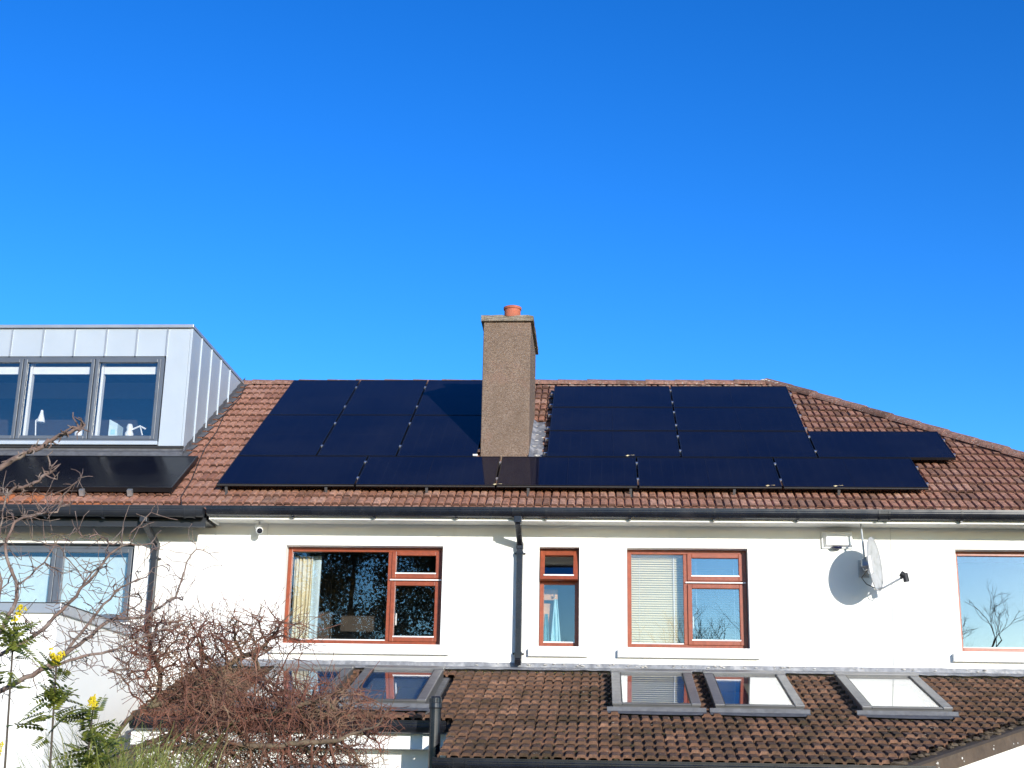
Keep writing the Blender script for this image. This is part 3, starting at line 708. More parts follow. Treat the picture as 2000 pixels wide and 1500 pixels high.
m = MB(); m.box(3.0, 3.12, -0.012, -0.001, 4.04, 4.24); m.tube([(3.03, -0.003, 4.22), (3.03, -0.03, 4.22)], 0.012, 6); m.tube([(3.09, -0.003, 4.07), (3.09, -0.03, 4.07)], 0.012, 6); m.build('wall_plate', M['galv'], t)
m = MB(); m.box(2.98, 3.06, -0.36, -0.27, 4.12, 4.2); m.build('clamp', M['galv'], t, bevel=0.006)
ab = dc-du*rb*0.9; lnb = Vector((3.425, -0.52, 3.985))
MB().tube([ab-dn*0.02, ab+dn*0.06, lnb], 0.011, 8).build('feed_arm', M['galv'], t)
MB().tube([lnb-(lnb-ab).normalized()*0.06, lnb+(lnb-ab).normalized()*0.01], 0.016, 8).build('arm_collar', M['black_matte'], t)
m = MB(); ldir = (dc-lnb).normalized(); m.tube([lnb+Vector((0, 0, 0.0)), lnb+ldir*0.05+Vector((0, 0, 0.01))], [0.03, 0.034], 12); m.tube([lnb+Vector((0.0, 0, 0.03)), lnb+Vector((0.012, -0.004, -0.065))], [0.03, 0.034], 10); m.build('receiver', M['black_matte'], t)
MB().tube([lnb+Vector((0.01, 0, -0.06)), lnb+Vector((-0.02, 0, -0.10)), lnb+Vector((-0.07, 0.02, -0.085)), lnb+Vector((-0.10, 0.03, -0.02))], 0.005, 6).build('feed_cable', M['cable_white'], t)
MB().tube([bk-du*0.02, Vector((2.99, -0.24, 4.0)), Vector((3.03, -0.3, 3.92)), ab-dn*0.02], 0.006, 6).build('back_cable', M['cable'], t)
tag(MB().tube([(3.00, -0.3, 4.63), (3.012, -0.30, 4.40), (3.02, -0.3, 4.24)], 0.012, 8).build('mast_stay', M['galv']), 'thin grey rod running from the eaves down to the satellite dish', 'rod')
def cable(label, pts, r_=0.004, mt='cable_white'):
    return tag(MB().tube(pts, r_, 5).build('cable', M[mt]), label, 'cable')
cable('thin cable down the white wall right of the satellite dish', [(3.395, -0.004, 4.63), (3.385, -0.005, 4.2), (3.37, -0.005, 3.7), (3.345, -0.006, 3.02)], 0.0025)
cable('thin cable down the wall below the security camera', [(-4.05, -0.004, 4.63), (-4.055, -0.005, 4.3), (-4.06, -0.005, 3.7), (-4.07, -0.005, 3.1)], 0.0025)

# ------------------------------------------------------------------ solar panels
def PP(u, v, h=0.0): return Vector((u, YP+v*CA-h*SA, ZP+v*SA+h*CA))
def rslab(m, u0, u1, v0, v1, h0, h1):
    m.hexa([PP(u0, v0, h0), PP(u1, v0, h0), PP(u1, v1, h0), PP(u0, v1, h0), PP(u0, v0, h1), PP(u1, v0, h1), PP(u1, v1, h1), PP(u0, v1, h1)])
def cell_field(name, u0, u1, v0, v1, h0, h1, mt, parent):
    m = MB(); rslab(m, u0, u1, v0, v1, h0, h1); me = m.mesh(name, mt); uvl = me.uv_layers.new(name='UVMap')
    for p in me.polygons:
        for li in p.loop_indices:
            k = me.loops[li].vertex_index % 4; uvl.data[li].uv = ((0, 0), (1, 0), (1, 1), (0, 1))[k]
    return link(name, me, parent)
def solar(label, u, v, w_, h_, group, clamps=True, mt='cells', split=True, rnd=None):
    t = thing('solar_module', label, 'solar panel', PP(u+w_/2, v, -0.035), group)
    f = MB(); b = 0.012; rs = rnd or 0.0
    rslab(f, u, u+b, v, v+h_, -0.035, rs); rslab(f, u+w_-b, u+w_, v, v+h_, -0.035, rs); rslab(f, u+b, u+w_-b, v, v+b, -0.035, rs); rslab(f, u+b, u+w_-b, v+h_-b, v+h_, -0.035, rs)
    f.build('frame', M['panel_frame'], t)
    m = MB(); rslab(m, u+b, u+w_-b, v+b, v+h_-b, -0.033, -0.012+rs); m.build('backing', M['black_matte'], t)
    hh = -0.004+rs
    if not split: cell_field('glass', u+b, u+w_-b, v+b, v+h_-b, -0.0115+rs, hh, M[mt], t)
    elif w_ > h_:
        c = u+w_/2; cell_field('glass', u+b, c-0.0012, v+b, v+h_-b, -0.0115+rs, hh, M[mt], t); cell_field('glass', c+0.0012, u+w_-b, v+b, v+h_-b, -0.0115+rs, hh, M[mt], t)
    else:
        c = v+h_/2; cell_field('glass', u+b, u+w_-b, v+b, c-0.0012, -0.0115+rs, hh, M[mt], t); cell_field('glass', u+b, u+w_-b, c+0.0012, v+h_-b, -0.0115+rs, hh, M[mt], t)
    if v == 0 and w_ > h_:
        m = MB(); rslab(m, u+0.005, u+w_-0.005, v-0.006, v-0.001, -0.020, -0.012); m.build('edge_highlight', M['velux'], t)  # lighter strip paints the highlight along the frame's lower edge
    if clamps:
        fr = (0.22, 0.78)
        for k in fr:
            m = MB(); vv = v+h_*k; rslab(m, u+w_-0.003, u+w_+PG+0.003, vv-0.022, vv+0.022, rs, rs+0.006); rslab(m, u+w_+0.004, u+w_+PG-0.004, vv-0.03, vv+0.03, -0.03, rs-0.001); m.build('clamp', M['alu'], t)
    return t
ordn = ['leftmost', 'second from left', 'middle', 'second from right', 'rightmost']
for i in range(5):
    solar('landscape solar panel, %s of the long bottom row' % ordn[i], U0+i*(PL+PG), 0, PL, PW, 'solar panels of the bottom row', i < 4, rnd=rng.uniform(-0.0015, 0.0015))
cn = ['left hand', 'middle', 'chimney side']
for r_ in range(2):
    for k in range(3):
        solar('portrait solar panel, %s column, %s row of the block left of the chimney' % (cn[k], ('lower', 'upper')[r_]), U0+k*(PW+PG), PW+PG+r_*(PL+PG), PW, PL, 'solar panels left of the chimney', k < 2, rnd=rng.uniform(-0.0015, 0.0015))
rn = ['lowest', 'middle', 'top']
for r_ in range(3):
    for k in range(2):
        solar('landscape solar panel, %s row, %s column of the block right of the chimney' % (rn[r_], ('left', 'right')[k]), UR+k*(PL+PG), PW+0.03+r_*(PW+PG), PL, PW, 'solar panels right of the chimney', k < 1 or r_ == 0, rnd=rng.uniform(-0.0015, 0.0015))
solar('single landscape solar panel standing out alone below the sloping hip', UR+2*(PL+PG), PW+0.03, PL, PW, 'solar panels right of the chimney', False)
# rails and hooks
def mounting(label, rails, hooks):
    t = thing('panel_mounting', label, 'mounting rails', PP(rails[0][0], rails[0][2], -0.08))
    for u0, u1, v in rails:
        m = MB(); rslab(m, u0, u1, v-0.018, v+0.018, -0.075, -0.036); m.build('rail', M['alu'], t)
    for u, v in hooks:
        m = MB(); rslab(m, u-0.015, u+0.015, v+0.02, v+0.04, -0.105, -0.037); rslab(m, u-0.015, u+0.015, v-0.05, v+0.04, -0.112, -0.105); m.build('hook', M['velux'], t)
mounting('aluminium rails and hooks under the long bottom row of solar panels', [(U0-0.03, U0+5*(PL+PG)+0.03, 0.23), (U0-0.03, U0+5*(PL+PG)+0.03, 0.80)],
         [(U0+0.12+i*1.235, -0.045) for i in range(7)])
mounting('aluminium rails under the solar panels left of the chimney', [(U0-0.03, U0+3*(PW+PG)-0.0, PW+PG+a) for a in (0.38, 1.32, 2.1, 3.04)], [])
mounting('aluminium rails under the solar panels right of the chimney', [(UR-0.05, UR+2*(PL+PG)+0.03, PW+0.03+a) for a in (1.27, 1.83, 2.31, 2.86)]+[(UR-0.05, UR+3*(PL+PG)+0.03, PW+0.03+a) for a in (0.23, 0.8)], [])
tag(MB().tube([PP(U0+3*(PW+PG)-0.06, PW+PG+0.02, 0.005), PP(U0+3*(PW+PG)-0.0, PW+PG+0.02, 0.005)], 0.014, 6).build('end_clamp', M['bead']), 'small white clamp at the foot of the chimney beside the panels', 'clamp')
# leaf scraps caught on the lower panel frames
lf = leaf_mat('pale_leaf', (0.55, 0.42, 0.22), (0.7, 0.6, 0.35), 0.2, 0.7)
for (u, v, lb) in ((2.75, 0.006, 'pale dry leaf caught on the frame of the bottom row, right end'), (-1.32, 0.006, 'pale dry leaf caught on the bottom row left of the chimney'), (1.95, 0.006, 'pale dry leaf caught on the bottom row, second panel from right'), (0.3, PW+0.036, 'pale dry leaf caught between the rows right of the chimney')):
    m = MB(); p = PP(u, v, 0.008); m.add([p, p+Vector((0.028, 0, 0.008)), p+Vector((0.05, -0.004, 0.002)), p+Vector((0.022, -0.006, -0.012))], [(0, 1, 2), (0, 2, 3)])
    m.add([p+Vector((0.05, -0.002, 0.004)), p+Vector((0.11, -0.002, 0.008)), p+Vector((0.11, -0.004, 0.003))], [(0, 1, 2)])
    tag(m.build('dry_leaf', lf), lb, 'leaf')

# ------------------------------------------------------------------ neighbouring house on the left
nb = thing('neighbouring_house', 'white rendered neighbouring house with red tiled roof and grey windows on the left', 'house', (-8, 3.8, -0.45))
NW = (-8.55, -5.68, 3.42, 4.372)
NX0 = -12.0
wall_mesh(NX0, XP-0.003, -0.45, 4.66, [NW]).build('wall', M['render'], nb)
m = MB(); m.box(NX0, NX0+0.3, 0.322, 7.7, -0.45, 4.66); m.box(NX0, XP-0.003, 7.702, 8.0, -0.45, 4.66); m.build('side_wall', M['render'], nb)
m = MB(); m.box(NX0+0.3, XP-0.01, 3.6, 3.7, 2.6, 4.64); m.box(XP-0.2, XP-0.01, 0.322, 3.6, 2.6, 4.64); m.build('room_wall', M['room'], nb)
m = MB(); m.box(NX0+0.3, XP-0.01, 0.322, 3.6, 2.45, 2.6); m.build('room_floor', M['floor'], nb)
f = MB().frame(NW[0]+0.004, NW[1]-0.004, NW[2]+0.004, NW[3]-0.004, 0.10, 0.17, 0.045)
nw = None
for x in (-6.66, -7.61): f.box(x-0.025, x+0.025, 0.101, 0.169, NW[2]+0.05, NW[3]-0.05)
nw = f.build('window', M['slate_frame'], nb, bevel=0.004)
xs = [NW[0]+0.05, -7.635, -7.585, -6.685, -6.635, NW[1]-0.05]
for i in range(3):
    s_ = MB(); s_.frame(xs[2*i]+0.002, xs[2*i+1]-0.002, NW[2]+0.051, NW[3]-0.051, 0.085, 0.135, 0.05); so_ = s_.build('casement', M['slate_frame'], nw, bevel=0.004)
    pane(xs[2*i]+0.052, xs[2*i+1]-0.052, NW[2]+0.1, NW[3]-0.1, 0.105, so_)
for i, lb in enumerate(('left hand', 'middle', 'right hand')):
    q = MB(); xa, xb = xs[2*i]+0.01, xs[2*i+1]-0.01
    q.box(xa, xb, 0.24, 0.245, NW[2], NW[3]-0.13); tag(q.build('roller_blind', M['ice']), 'pale roller blind drawn behind the %s pane of the grey neighbouring window' % lb, 'blind')
roof_deck(NX0, XP-0.003, XP-0.003, False).build('roof_deck', M['deck'], nb)
DX = -5.535; DY = 1.10
def keep_nb(xa, xb, s0, s1):
    y0, y1 = YE+s0*CA, YE+s1*CA
    if y0 > YR-0.06 or xb > XP+0.0+0.05 or xa < -10: return 0
    if xb < DX+0.02 and y0 > DY+0.02: return 0
    return 2
def rank_nb(xc, s, kp):
    y = YE+s*CA
    if xc < -8.3: return 1000+y
    if xc < -5.35 and 2*GA < s < 6*GA: return 500+y
    return y
def nb_mats(x, s, r):
    if s < GA*0.5 and (-6.35 < x < -5.75): return M['new_tile']
    if s < GA*1.5 and x < -6.0 and r.random() < 0.30: return M['new_tile']
    return M['left_tile']
lay_tiles(nb, 'roof_tile', nb_mats, (0, YE, zt(YE)), AL, XP-TW*28, XP, NC, GA, keep_nb, rank_nb, 300, seed=5)
ridge_run(nb, 'ridge_tile', (-5.75, YR, zr), (XP, YR, zr), 3, M['ridge'], seed=3)
q = MB(); q.add([(NX0, YR, zt(YR)), (XP, YR, zt(YR)), (XP, 2*YR-YE, zt(YE)), (NX0, 2*YR-YE, zt(YE))], [(0, 1, 2, 3)]); q.build('rear_slope', M['left_tile'], nb)
MB().box(NX0, XP-0.006, -0.46, -0.43, 4.50, 4.76).build('fascia', M['grey_pvc'], nb)
MB().box(NX0, XP-0.008, -0.428, -0.002, 4.575, 4.60).build('soffit', M['grey_pvc'], nb)
gutter('black gutter along the eaves of the left neighbouring roof', NX0, XP+0.0, -0.59, 4.705, 0.11, 0.12, [-7.6, -6.6, -5.9], [-4.85], M['grey_pvc'])
downpipe('dark downpipe right of the grey neighbouring window', -5.40, -0.57, 4.63, -0.06, 2.5, 0.036, M['grey_pvc'], zc=(4.2, 3.4))
# neighbour's flat-roofed extension with metal capping
ne = thing('neighbour_extension', 'white flat roofed extension with pale metal capping on the far left', 'extension', (-8.5, -1.5, -0.45))
MB().box(NX0, -5.32, -3.07, -0.003, -0.45, 3.155).build('wall', M['render'], ne)
m = MB(); m.box(NX0, -5.29, -3.10, -0.003, 3.156, 3.257); m.build('metal_capping', M['zinc_trim'], ne, bevel=0.006)
MB().box(NX0, -5.28, -3.11, -0.004, 3.2575, 3.262).build('capping_lip', M['grey_pvc'], ne)
# solar collector on the neighbour's roof
t = thing('solar_collector', 'wide glossy black solar collector below the metal dormer', 'solar collector', PP(-6.7, 0, 0))
cu0, cu1, cv0, cv1 = -8.30, -5.23, -0.14, 1.0
f = MB(); b = 0.02
rslab(f, cu0, cu0+b, cv0, cv1, -0.06, 0.0); rslab(f, cu1-b, cu1, cv0, cv1, -0.06, 0.0); rslab(f, cu0+b, cu1-b, cv0, cv0+b, -0.06, 0.0); rslab(f, cu0+b, cu1-b, cv1-b, cv1, -0.06, 0.0); f.build('frame', M['panel_frame'], t)
cell_field('glass', cu0+b, cu1-b, cv0+b, cv1-b, -0.06, -0.004, M['collector'], t)
for u in (-7.6, -6.35, -5.75):
    m = MB(); rslab(m, u-0.03, u+0.03, cv0-0.05, cv0-0.001, -0.10, -0.02); m.build('foot_bracket', M['galv'], t)
cable('thin dark cable trailing down the red roof beside the dormer', [Vector((x, y, zt(y)+0.03)) for x, y in ((-5.48, 3.75), (-5.40, 3.2), (-5.42, 2.5), (-5.33, 1.9), (-5.30, 1.3), (-5.24, 0.9), (-5.14, 0.3), (-5.10, -0.2), (-4.98, -0.5))], 0.007, 'cable')

# ------------------------------------------------------------------ zinc dormer
dm = thing('dormer', 'pale grey standing seam metal dormer with a row of windows on the left roof', 'dormer', (-7, 2, 5.8))
DXL = -9.4; ZB, ZTOP = 5.865, 7.50; WT, WB = 7.105, 5.925; WR = -5.895
MB().box(DXL, DX-0.02, DY+0.06, DY+0.075, 7.12, ZTOP).build('backing', M['black_matte'], dm) if False else None
seams = [-5.88, -6.299, -6.726, -7.162, -7.606, -8.044, -8.48, -8.92, -9.36]
for i in range(len(seams)-1):
    MB().box(seams[i+1]+0.004, seams[i]-0.004, DY, DY+0.05, WT+0.004, ZTOP).build('cladding_panel', M['zinc'], dm, bevel=0.003)
for x in seams[:-1]: MB().box(x-0.004, x+0.004, DY-0.03, DY+0.03, WT, ZTOP-0.004).build('standing_seam', M['zinc_trim'], dm)
MB().box(seams[0]+0.004, -5.572, DY, DY+0.05, ZB, ZTOP).build('cladding_panel', M['zinc'], dm, bevel=0.003)
MB().box(-5.568, DX, DY-0.006, DY+0.05, ZB, ZTOP).build('corner_trim', M['zinc'], dm, bevel=0.003)
MB().box(DXL, DX+0.012, DY-0.045, 3.95, ZTOP+0.006, ZTOP+0.05).build('roof_edge_trim', M['zinc_trim'], dm, bevel=0.004)
MB().box(DXL, DX-0.02, DY+0.052, 3.8, 7.42, ZTOP).build('roof_slab', M['grey_pvc'], dm)
# cheek in strips between seams
ch = [DY+0.052, 1.516, 2.02, 2.52, 3.02, 3.80]
for i in range(5):
    y0, y1 = ch[i]+0.003, ch[i+1]-0.003
    q = MB(); top = ZTOP-0.002
    z0, z1 = zt(y0)-0.05, min(zt(y1)-0.05, top-0.002)
    q.prism([(DX-0.04, y0, z0), (DX-0.04, y1, z1), (DX-0.04, y1, top), (DX-0.04, y0, top)], (0.038, 0, 0)); q.build('cheek_panel', M['zinc'], dm)
for y in ch[1:-1]:
    MB().box(DX-0.01, DX+0.018, y-0.004, y+0.004, zt(y)+0.03, ZTOP-0.004).build('cheek_seam', M['zinc'], dm)
# left cheek and inside
MB().box(DXL, DXL+0.04, DY+0.052, 3.7, 5.85, ZTOP-0.002).build('far_cheek', M['zinc'], dm)
MB().box(DXL+0.04, DX-0.05, 3.4, 3.5, 5.8, 7.41).build('room_wall', M['room'], dm)
MB().box(DXL+0.04, DX-0.05, DY+0.22, 3.4, 5.62, 5.66).build('room_floor', M['floor'], dm)
MB().box(DXL+0.04, DX-0.05, DY+0.12, DY+0.5, 5.99, 6.03).build('window_board', M['white'], dm)
MB().box(DX-0.12, DX-0.05, DY+0.2, 3.4, 5.66, 7.41).build('room_side', M['room'], dm)
# sill, apron
MB().box(DXL, WR+0.01, DY-0.04, DY+0.05, 5.872, WB-0.002).build('sill_trim', M['zinc'], dm, bevel=0.004)
MB().box(DXL, DX-0.0, DY-0.01, DY+0.03, 5.835, 5.862).build('shadow_gap', M['black_matte'], dm)
q = MB(); q.sheet([(DXL, DY+0.02, 5.85), (DXL, DY-0.0, 5.80), (DXL, DY-0.06, 5.768), (DXL, DY-0.16, zt(DY-0.16)+0.012)], (DX+0.02-DXL, 0, 0)); q.build('lead_apron', M['lead_dark'], dm)
# step flashing pieces along the cheek
for c in range(NC):
    y0 = YE+c*GA*CA
    if y0 < DY-0.2 or y0 > 3.7: continue
    y1 = y0+GA*CA
    q = MB(); x0_ = DX+0.0; wv = 0.075+rng.uniform(-0.01, 0.012)
    q.add([(x0_, y0, zt(y0)+0.034), (x0_+wv, y0-0.01, zt(y0)+0.03), (x0_+wv+0.01, y1, zt(y1)+0.012), (x0_, y1, zt(y1)+0.012), (x0_+0.001, y0, zt(y0)+0.12), (x0_+0.001, y1, zt(y1)+0.10),
           (x0_+wv, y0-0.01, zt(y0)+0.005)], [(0, 1, 2, 3), (0, 3, 5, 4)])
    q.build('step_flashing', M['lead_dark'], dm)
# dormer windows: three lights and more to the left
ls = [(-6.845, WR-0.0), (-7.838, -6.855), (-8.83, -7.848)]
wf = MB(); wf.box(WR-0.045, WR, DY+0.012, DY+0.09, WB, WT); wf.box(DXL, WR-0.045, DY+0.012, DY+0.09, WT-0.03, WT); wf.box(DXL, WR-0.045, DY+0.012, DY+0.09, WB, WB+0.03)
dwf = wf.build('window_frame', M['slate_frame'], dm)
for i, (a_, b_) in enumerate(ls):
    b2 = b_-0.047 if i == 0 else b_-0.002
    s_ = MB(); s_.frame(a_+0.002, b2, WB+0.032, WT-0.032, DY+0.002, DY+0.06, 0.048); so_ = s_.build('casement', M['slate_frame'], dwf, bevel=0.005)
    pane(a_+0.05, b2-0.048, WB+0.08, WT-0.08, DY+0.03, so_)
    MB().box(a_+0.05, a_+0.085, DY+0.12, DY+0.20, WB+0.05, WT-0.05).build('inner_reveal', M['bead'], so_)
    lb = ('right hand', 'middle', 'left hand')[i]
    bl = MB().box(a_+0.09, b2-0.08, DY+0.13, DY+0.137, 6.895, 7.0); tag(bl.build('roller_blind', M['bead']), 'white roller blind raised in the %s dormer window' % lb, 'blind')
# things standing on the dormer window board
zbrd = 6.031
t = thing('desk_lamp', 'white angled desk lamp behind the middle dormer window', 'lamp', (-7.62, DY+0.22, zbrd))
MB().lathe((-7.66, DY+0.24, zbrd), [(0, 0), (0.07, 0), (0.07, 0.015), (0.0, 0.02)], 16).build('base', M['bead'], t)
MB().tube([(-7.66, DY+0.24, zbrd+0.015), (-7.68, DY+0.24, zbrd+0.24), (-7.60, DY+0.22, zbrd+0.30)], 0.009, 6).build('arm', M['bead'], t)
MB().lathe((-7.60, DY+0.22, zbrd+0.21), [(0.055, 0), (0.05, 0.03), (0.022, 0.13), (0.015, 0.17)], 16).build('shade', M['bead'], t)
t = thing('white_jug', 'small white jug on the sill of the middle dormer window', 'jug', (-7.05, DY+0.22, zbrd))
MB().lathe((-7.05, DY+0.22, zbrd), [(0, 0), (0.05, 0), (0.065, 0.05), (0.045, 0.10), (0.055, 0.13), (0.05, 0.13)], 16).build('body', M['bead'], t, smooth=True)
MB().tube([(-7.0, DY+0.22, zbrd+0.03), (-6.955, DY+0.22, zbrd+0.06), (-7.0, DY+0.22, zbrd+0.10)], 0.008, 6).build('handle', M['bead'], t)
t = thing('figurine', 'white rounded ornament on the sill of the right hand dormer window', 'ornament', (-6.36, DY+0.22, zbrd))
MB().lathe((-6.36, DY+0.22, zbrd), [(0, 0), (0.05, 0.005), (0.06, 0.05), (0.035, 0.10), (0.045, 0.14), (0.03, 0.185), (0, 0.19)], 16).build('body', M['bead'], t, smooth=True)
MB().tube([(-6.33, DY+0.22, zbrd+0.11), (-6.22, DY+0.22, zbrd+0.16), (-6.14, DY+0.22, zbrd+0.12)], 0.012, 6).build('branch', M['bead'], t)
MB().tube([(-6.22, DY+0.22, zbrd+0.16), (-6.2, DY+0.28, zbrd+0.05)], 0.01, 6).build('prop', M['bead'], t)
t = thing('magazine_file', 'grey magazine file on the sill of the right hand dormer window', 'file', (-6.6, DY+0.33, zbrd))
q = MB(); q.prism([(-6.66, DY+0.25, zbrd), (-6.54, DY+0.25, zbrd), (-6.54, DY+0.25, zbrd+0.20), (-6.66, DY+0.25, zbrd+0.26)], (0, 0.22, 0)); q.build('case', M['ice'], t)
MB().box(-6.63, -6.57, DY+0.246, DY+0.2495, zbrd+0.05, zbrd+0.12).build('label_plate', M['towel'], t)
t = thing('blue_box', 'small blue box near the right edge of the dormer window sill', 'box', (-6.03, DY+0.22, zbrd))
q = MB(); q.prism([(-6.07, DY+0.25, zbrd), (-5.99, DY+0.25, zbrd), (-6.005, DY+0.25, zbrd+0.13), (-6.055, DY+0.25, zbrd+0.13)], (0, 0.1, 0)); q.build('case', M['towel'], t)
MB().box(-6.057, -6.003, DY+0.252, DY+0.348, zbrd+0.1305, zbrd+0.137).build('lid', M['towel2'], t)

# ------------------------------------------------------------------ lean-to extension
le = thing('lean_to', 'white single storey extension under a dark mossy tiled roof with roof windows', 'extension', (0, -2, -0.45))
XL = -1.46                                   # step between the shallow left part and the deep part
DIAG = 2.40+3.87                             # x - y on the splayed edge
SK = [(-3.735, -2.80), (-2.70, -1.765), (0.08, 1.015), (1.11, 2.045), (2.565, 3.50)]
SY0, SY1 = -0.50, -2.06                      # upper and lower edge of the roof windows
def sky_hole(xa, xb, y0, y1, pad=0.0):
    for a_, b_ in SK:
        if a_ < (xa+xb)/2 < b_ and y1 > SY1-0.05 and y0 < SY0+0.02: return True
    return False
GL = 0.232; TWL = 0.204
NL = int((-0.10-YL)/C2/GL)
def keep_low(xa, xb, s0, s1):
    y0, y1 = YL+s0*C2, YL+s1*C2
    if y1 > -0.03: return 0
    if xa < XL-0.03 and y0 < YLs-0.02: return 0
    if xa-y1 > DIAG: return 0
    if sky_hole(xa+0.05, xb-0.05, y0+0.05, y1-0.03): return 0
    if xb-y0 > DIAG-0.03: return 1
    return 2
def rank_low(xc, s, kp):
    if kp != 2: return 1e6
    if xc < XL: return 50+s
    return s+0.02*abs(xc)
def low_mats(x, s, r): return M['low_tile']
dgn = Vector((1, -1, 0)).normalized(); dgo = Vector((2.40, -3.87, 0))
lay_tiles(le, 'roof_tile', low_mats, (0, YL, zl(YL)), A2, XL-TWL*16, 6.3, NL+1, GL, keep_low, rank_low, 300, cuts=[(dgo, dgn)], seed=9, crest=0.022, step=0.031, w=TWL, th=0.03)
rr = random.Random(77); pts = []
while len(pts) < 330:
    x, y = rr.uniform(-1.4, 5.5), YL+(rr.random()**0.8)*3.6
    if x-y > DIAG-0.05 or sky_hole(x-0.1, x+0.1, y-0.1, y+0.1) or math.sin(x*2.1+1)+math.sin(y*3.0+x)+rr.gauss(0, .6) < 0.2: continue
    y = YL+round((y-YL)/(GL*C2))*GL*C2+rr.uniform(-.01, .04); pts.append((x, y, zl(y)-0.004+rr.uniform(-.012, .004)))
lumps(pts, 0.006, 0.019, 78, 0.45).build('moss', pm('roof_moss', (0.05, 0.042, 0.018), 0.98, var=0.5, vs=30, bump=0.8, bs=90), le, kind='stuff')
pts = [(x+rr.uniform(-.05, .05), y-rr.uniform(0, .1), z+0.03) for x, y, z in pts[::9]]
lumps(pts, 0.004, 0.010, 79, 0.25).build('lichen', pm('pale_lichen', (0.45, 0.42, 0.34), 0.95, var=0.2), le, kind='stuff')
# deck slab under tiles with holes left for the roof windows
dd = 0.075
def lslab(m, x0, x1, y0, y1, h0, h1):
    def P(x, y, h): return (x, y-h*S2*0, zl(y)+h)
    m.hexa([P(x0, y0, h0), P(x1, y0, h0), P(x1, y1, h0), P(x0, y1, h0), P(x0, y0, h1), P(x1, y0, h1), P(x1, y1, h1), P(x0, y1, h1)])
m = MB(); xs_ = [-4.68]+[v for ab_ in SK for v in (ab_[0]+0.08, ab_[1]-0.08)]
lslab(m, -4.68, XL+0.05, YLs+0.06, SY1+0.05, -0.13, -dd); lslab(m, XL+0.051, 2.35, YL+0.06, SY1+0.05, -0.13, -dd)
q_ = [(2.351, YL+0.06), (2.45, YL+0.06), (4.05, SY1+0.05), (2.351, SY1+0.05)]
m.hexa([(x, y, zl(y)-0.13) for x, y in q_]+[(x, y, zl(y)-dd) for x, y in q_])
lslab(m, -4.68, 4.05, SY0-0.02, -0.004, -0.13, -dd)
q_ = [(4.051, SY1+0.05), (4.10, SY1+0.05), (6.05, -0.06), (4.051, -0.06)]
m.hexa([(x, y, zl(y)-0.13) for x, y in q_]+[(x, y, zl(y)-dd) for x, y in q_])
edges_ = [-4.68]+[v for ab_ in SK for v in (ab_[0]+0.08, ab_[1]-0.08)]+[4.05]
for i in range(0, len(edges_), 2): lslab(m, edges_[i], edges_[i+1], SY1+0.051, SY0-0.021, -0.13, -dd)
m.build('roof_deck', M['deck'], le)
# walls
m = MB(); m.box(XL+0.12, 2.2, -3.45, -3.2, -0.45, zl(-3.45)-0.14)
m.build('front_wall', M['render'], le)
q = MB(); p1, p2 = Vector((2.20, -3.95+0.12, 0)), Vector((6.1, 0.05, 0)); off = Vector((-0.14, 0.14, 0)); th_ = Vector((-0.2, 0.2, 0))
def dg(t): return Vector((2.40+t, -3.87+t, 0))
a_, b_ = dg(0.16)+off, dg(3.75)+off
q.hexa([(a_.x, a_.y, -0.45), (b_.x, b_.y, -0.45), (b_.x+th_.x, b_.y+th_.y, -0.45), (a_.x+th_.x, a_.y+th_.y, -0.45),
        (a_.x, a_.y, zl(a_.y)-0.16), (b_.x, b_.y, zl(b_.y)-0.16), (b_.x+th_.x, b_.y+th_.y, zl(b_.y)-0.16), (a_.x+th_.x, a_.y+th_.y, zl(a_.y)-0.16)])
q.build('splayed_wall', M['render'], le)
m = MB(); m.box(XL+0.12, XL+0.32, -3.198, -2.0, -0.45, 1.74); m.build('return_wall', M['render'], le)
LW = (-3.25, -2.35, -0.2, 1.80)
wall_mesh(-4.68, XL+0.118, -0.45, 2.02, [LW], -2.25, -2.0).build('front_wall', M['render'], le)
f = MB().frame(LW[0]+0.004, LW[1]-0.004, LW[2], LW[3]-0.004, -2.16, -2.09, 0.07); df = f.build('garden_door', M['slate_frame'], le)
MB().box(LW[0]+0.074, LW[1]-0.074, -2.13, -2.124, LW[2]+0.07, LW[3]-0.074).build('pane', M['glass'], df)
MB().box(-4.68, XL+0.1, -2.48, -2.255, 1.945, 2.10).build('fascia', M['white'], le)
# barge board along the splayed edge, undercloak and mortar
q = MB(); e0, e1 = dg(-0.02), dg(3.7)
for (h0, h1, o0, o1, nm, mt) in ((-0.225, -0.085, 0.0, 0.028, 'barge_board', 'brown_board'), (-0.083, -0.055, -0.02, 0.05, 'undercloak', 'deck')):
    q = MB(); n_ = dgn
    A, B = e0+n_*o0, e1+n_*o0; Cc, Dd = e0+n_*o1, e1+n_*o1
    q.hexa([(A.x, A.y, zl(A.y)+h0), (Cc.x, Cc.y, zl(Cc.y)+h0), (Dd.x, Dd.y, zl(Dd.y)+h0), (B.x, B.y, zl(B.y)+h0), (A.x, A.y, zl(A.y)+h1), (Cc.x, Cc.y, zl(Cc.y)+h1), (Dd.x, Dd.y, zl(Dd.y)+h1), (B.x, B.y, zl(B.y)+h1)])
    q.build(nm, M[mt], le)
rr = random.Random(31)
lumps([(*(dg(i*0.085)+dgn*rr.uniform(-0.035, 0.03)).xy, zl(dg(i*0.085).y)-rr.uniform(0.02, 0.05)) for i in range(42)], 0.022, 0.045, 33, 0.55).build('verge_mortar', pm('mossy_mortar', (0.085, 0.062, 0.04), 0.95, var=0.45, vs=14, bump=0.8, bs=60), le, kind='stuff')
sp = MB()
